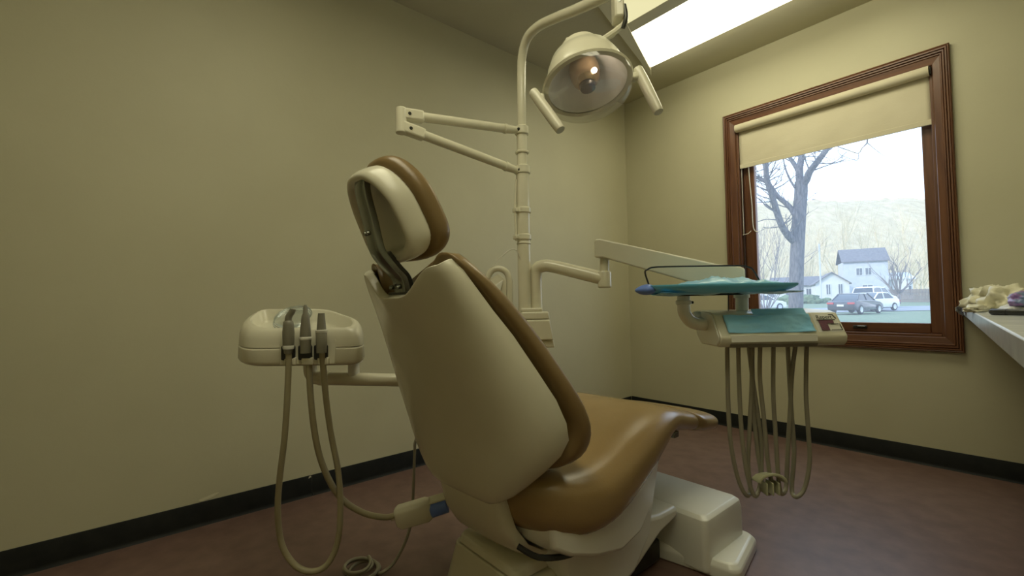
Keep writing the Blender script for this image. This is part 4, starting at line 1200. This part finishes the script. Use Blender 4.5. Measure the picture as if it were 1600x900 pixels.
# utility pole
up = thing('utility_pole', OW(AX(1283, 62), 62, GZ(62)), 'thin pale utility pole in front of the small white house', 'pole')
g = OW(AX(1283, 62), 62, GZ(62))
MB().tube([g - Z * .3, g + Z * 8.2], .10, 8).build('pole', MT['siding2'], up)
# foundation shrubs
for i, (px, b, s_, lb) in enumerate([(1264, 60, .9, 'clipped dark shrub right of the big trunk by the wing'), (1275, 64, .5, 'small dark shrub between wing and gable end'),
                              (1290, 60, .55, 'low dark plant under the gable windows'), (1228, 58, .8, 'dark shrub by the low shed')]):
    o = crumple('garden_shrub', OW(AX(px, b), b, GZ(b) - .1), (s_ * 1.5, s_, s_), MT['shrub'], 1.7 * i + 2, lb, 'shrub', 'shrubs by the houses', .4)

# cars
def car(name, label, a, b, yaw, L, W, Ht, paint, kind, group=None, tail=True):
    g = OW(a, b, GZ(b) + .035)
    t = thing(name, g, label, 'car', group)
    F = (OF * math.cos(yaw) + OR * math.sin(yaw)).normalized()
    R_ = F.cross(Z)
    def q(x, y, z):
        return g + F * (x * L) + R_ * (y * W) + Z * (z * Ht)
    if kind == 'sedan':
        low = [(-.5, .30), (-.49, .56), (-.46, .64), (-.33, .67), (.20, .64), (.40, .58), (.485, .48), (.5, .30), (.49, .18), (-.48, .18)]
        top = [(-.36, .66), (-.22, .97), (-.10, 1.0), (.06, .98), (.24, .64)]
    else:
        low = [(-.5, .28), (-.5, .52), (-.48, .60), (-.2, .62), (.22, .60), (.42, .53), (.49, .44), (.5, .28), (.49, .17), (-.48, .17)]
        top = [(-.475, .60), (-.42, .95), (-.30, 1.0), (.05, .98), (.25, .60)]
    secs = []
    for y, sc in ((-.5, .93), (-.47, .985), (-.3, 1.0), (.3, 1.0), (.47, .985), (.5, .93)):
        secs.append([q(x * sc, y, .42 + (z - .42) * (.96 if abs(y) == .5 else 1)) for x, z in low])
    body = MB().loft(secs).build('body', paint, t, bevel=.03, bseg=2, angle=35)
    secs = []
    for y in (-.44, .44):
        secs.append([q(x, y * (1 - .20 * (z - .62) / .38), z) for x, z in top])
    MB().loft(secs).build('greenhouse', MT['carglass'], t, bevel=.02, angle=35)
    xt = [p for p in top if p[1] > .93]
    secs = []
    for y in (-.37, -.33, .33, .37):
        secs.append([q(x, y, z + (.012 if abs(y) < .35 else -.02)) for x, z in xt] + [q(x, y, z - .05) for x, z in reversed(xt)])
    MB().loft(secs).build('roof', paint, t, bevel=.01)
    for s in (-1, 1):
        for i in (0, -2):
            p_, q_ = (top[0], top[1]) if i == 0 else (top[-1], top[-2])
            w0, w1 = .435, .36
            MB().tube([q(p_[0], s * w0, p_[1]), q(q_[0], s * w1, q_[1])], .045, 6).build('pillar', paint, t)
        MB().tube([q(-.05 if kind == 'sedan' else -.12, s * .44, .64), q(-.06 if kind == 'sedan' else -.13, s * .365, .96)], .04, 6).build('pillar', paint, t)
    for x in (-.31, .31):
        for s in (-1, 1):
            c = q(x, s * .47, .0) + Z * .32
            wm = frame_mtx(c, R_ * s, Z)
            wh = MB().lathe([(.0, -.09), (.30, -.09), (.32, -.06), (.32, .06), (.30, .085), (.21, .09)], wm, 20).build('wheel', MT['tyre'], t)
            MB().lathe([(.21, .088), (.19, .075), (.06, .085), (.0, .09)], wm, 12).build('rim', MT['carsilver'], wh)
    for s in (-1, 1):
        MB().box(q(-.497, s * .36, .52), (.08, W * .24, Ht * .09), (F, R_, Z)).build('tail_lamp', MT['red'], t, bevel=.02)
        MB().box(q(.470, s * .36, .46), (.14, W * .20, Ht * .07), (F, R_, Z)).build('head_lamp', MT['carsilver'], t, bevel=.02)
    MB().box(q(-.503, 0, .42), (.03, .42, .14), (F, R_, Z)).build('number_plate', MT['siding'], t)
    MB().box(q(-.495, 0, .26), (.10, W * .9, .16), (F, R_, Z)).build('rear_bumper', MT['tyre'] if paint == MT['carpaint'] else paint, t, bevel=.03)
    return t
yw = math.radians(61)
car('sedan_car', 'dark charcoal sedan parked on the lawn edge, seen from behind', AX(1336, 31.5), 31.5, yw, 4.1, 1.75, 1.42, MT['carpaint'], 'sedan', 'parked cars')
car('hatchback_car', 'white car parked between the dark sedan and the white van-like car', AX(1362, 36.2), 36.2, yw + math.pi + .15, 4.2, 1.72, 1.48, MT['carwhite'], 'sedan', 'parked cars')
car('white_suv', 'tall white sport utility car furthest behind in the row of parked cars', AX(1366, 42.0), 42.0, yw - .02, 4.9, 2.0, 1.95, MT['carwhite'], 'suv', 'parked cars')
car('white_car', 'white car partly hidden left of the big trunk, under the tray', AX(1186, 40), 40, yw + .3, 4.3, 1.75, 1.42, MT['carwhite'], 'sedan', 'parked cars')
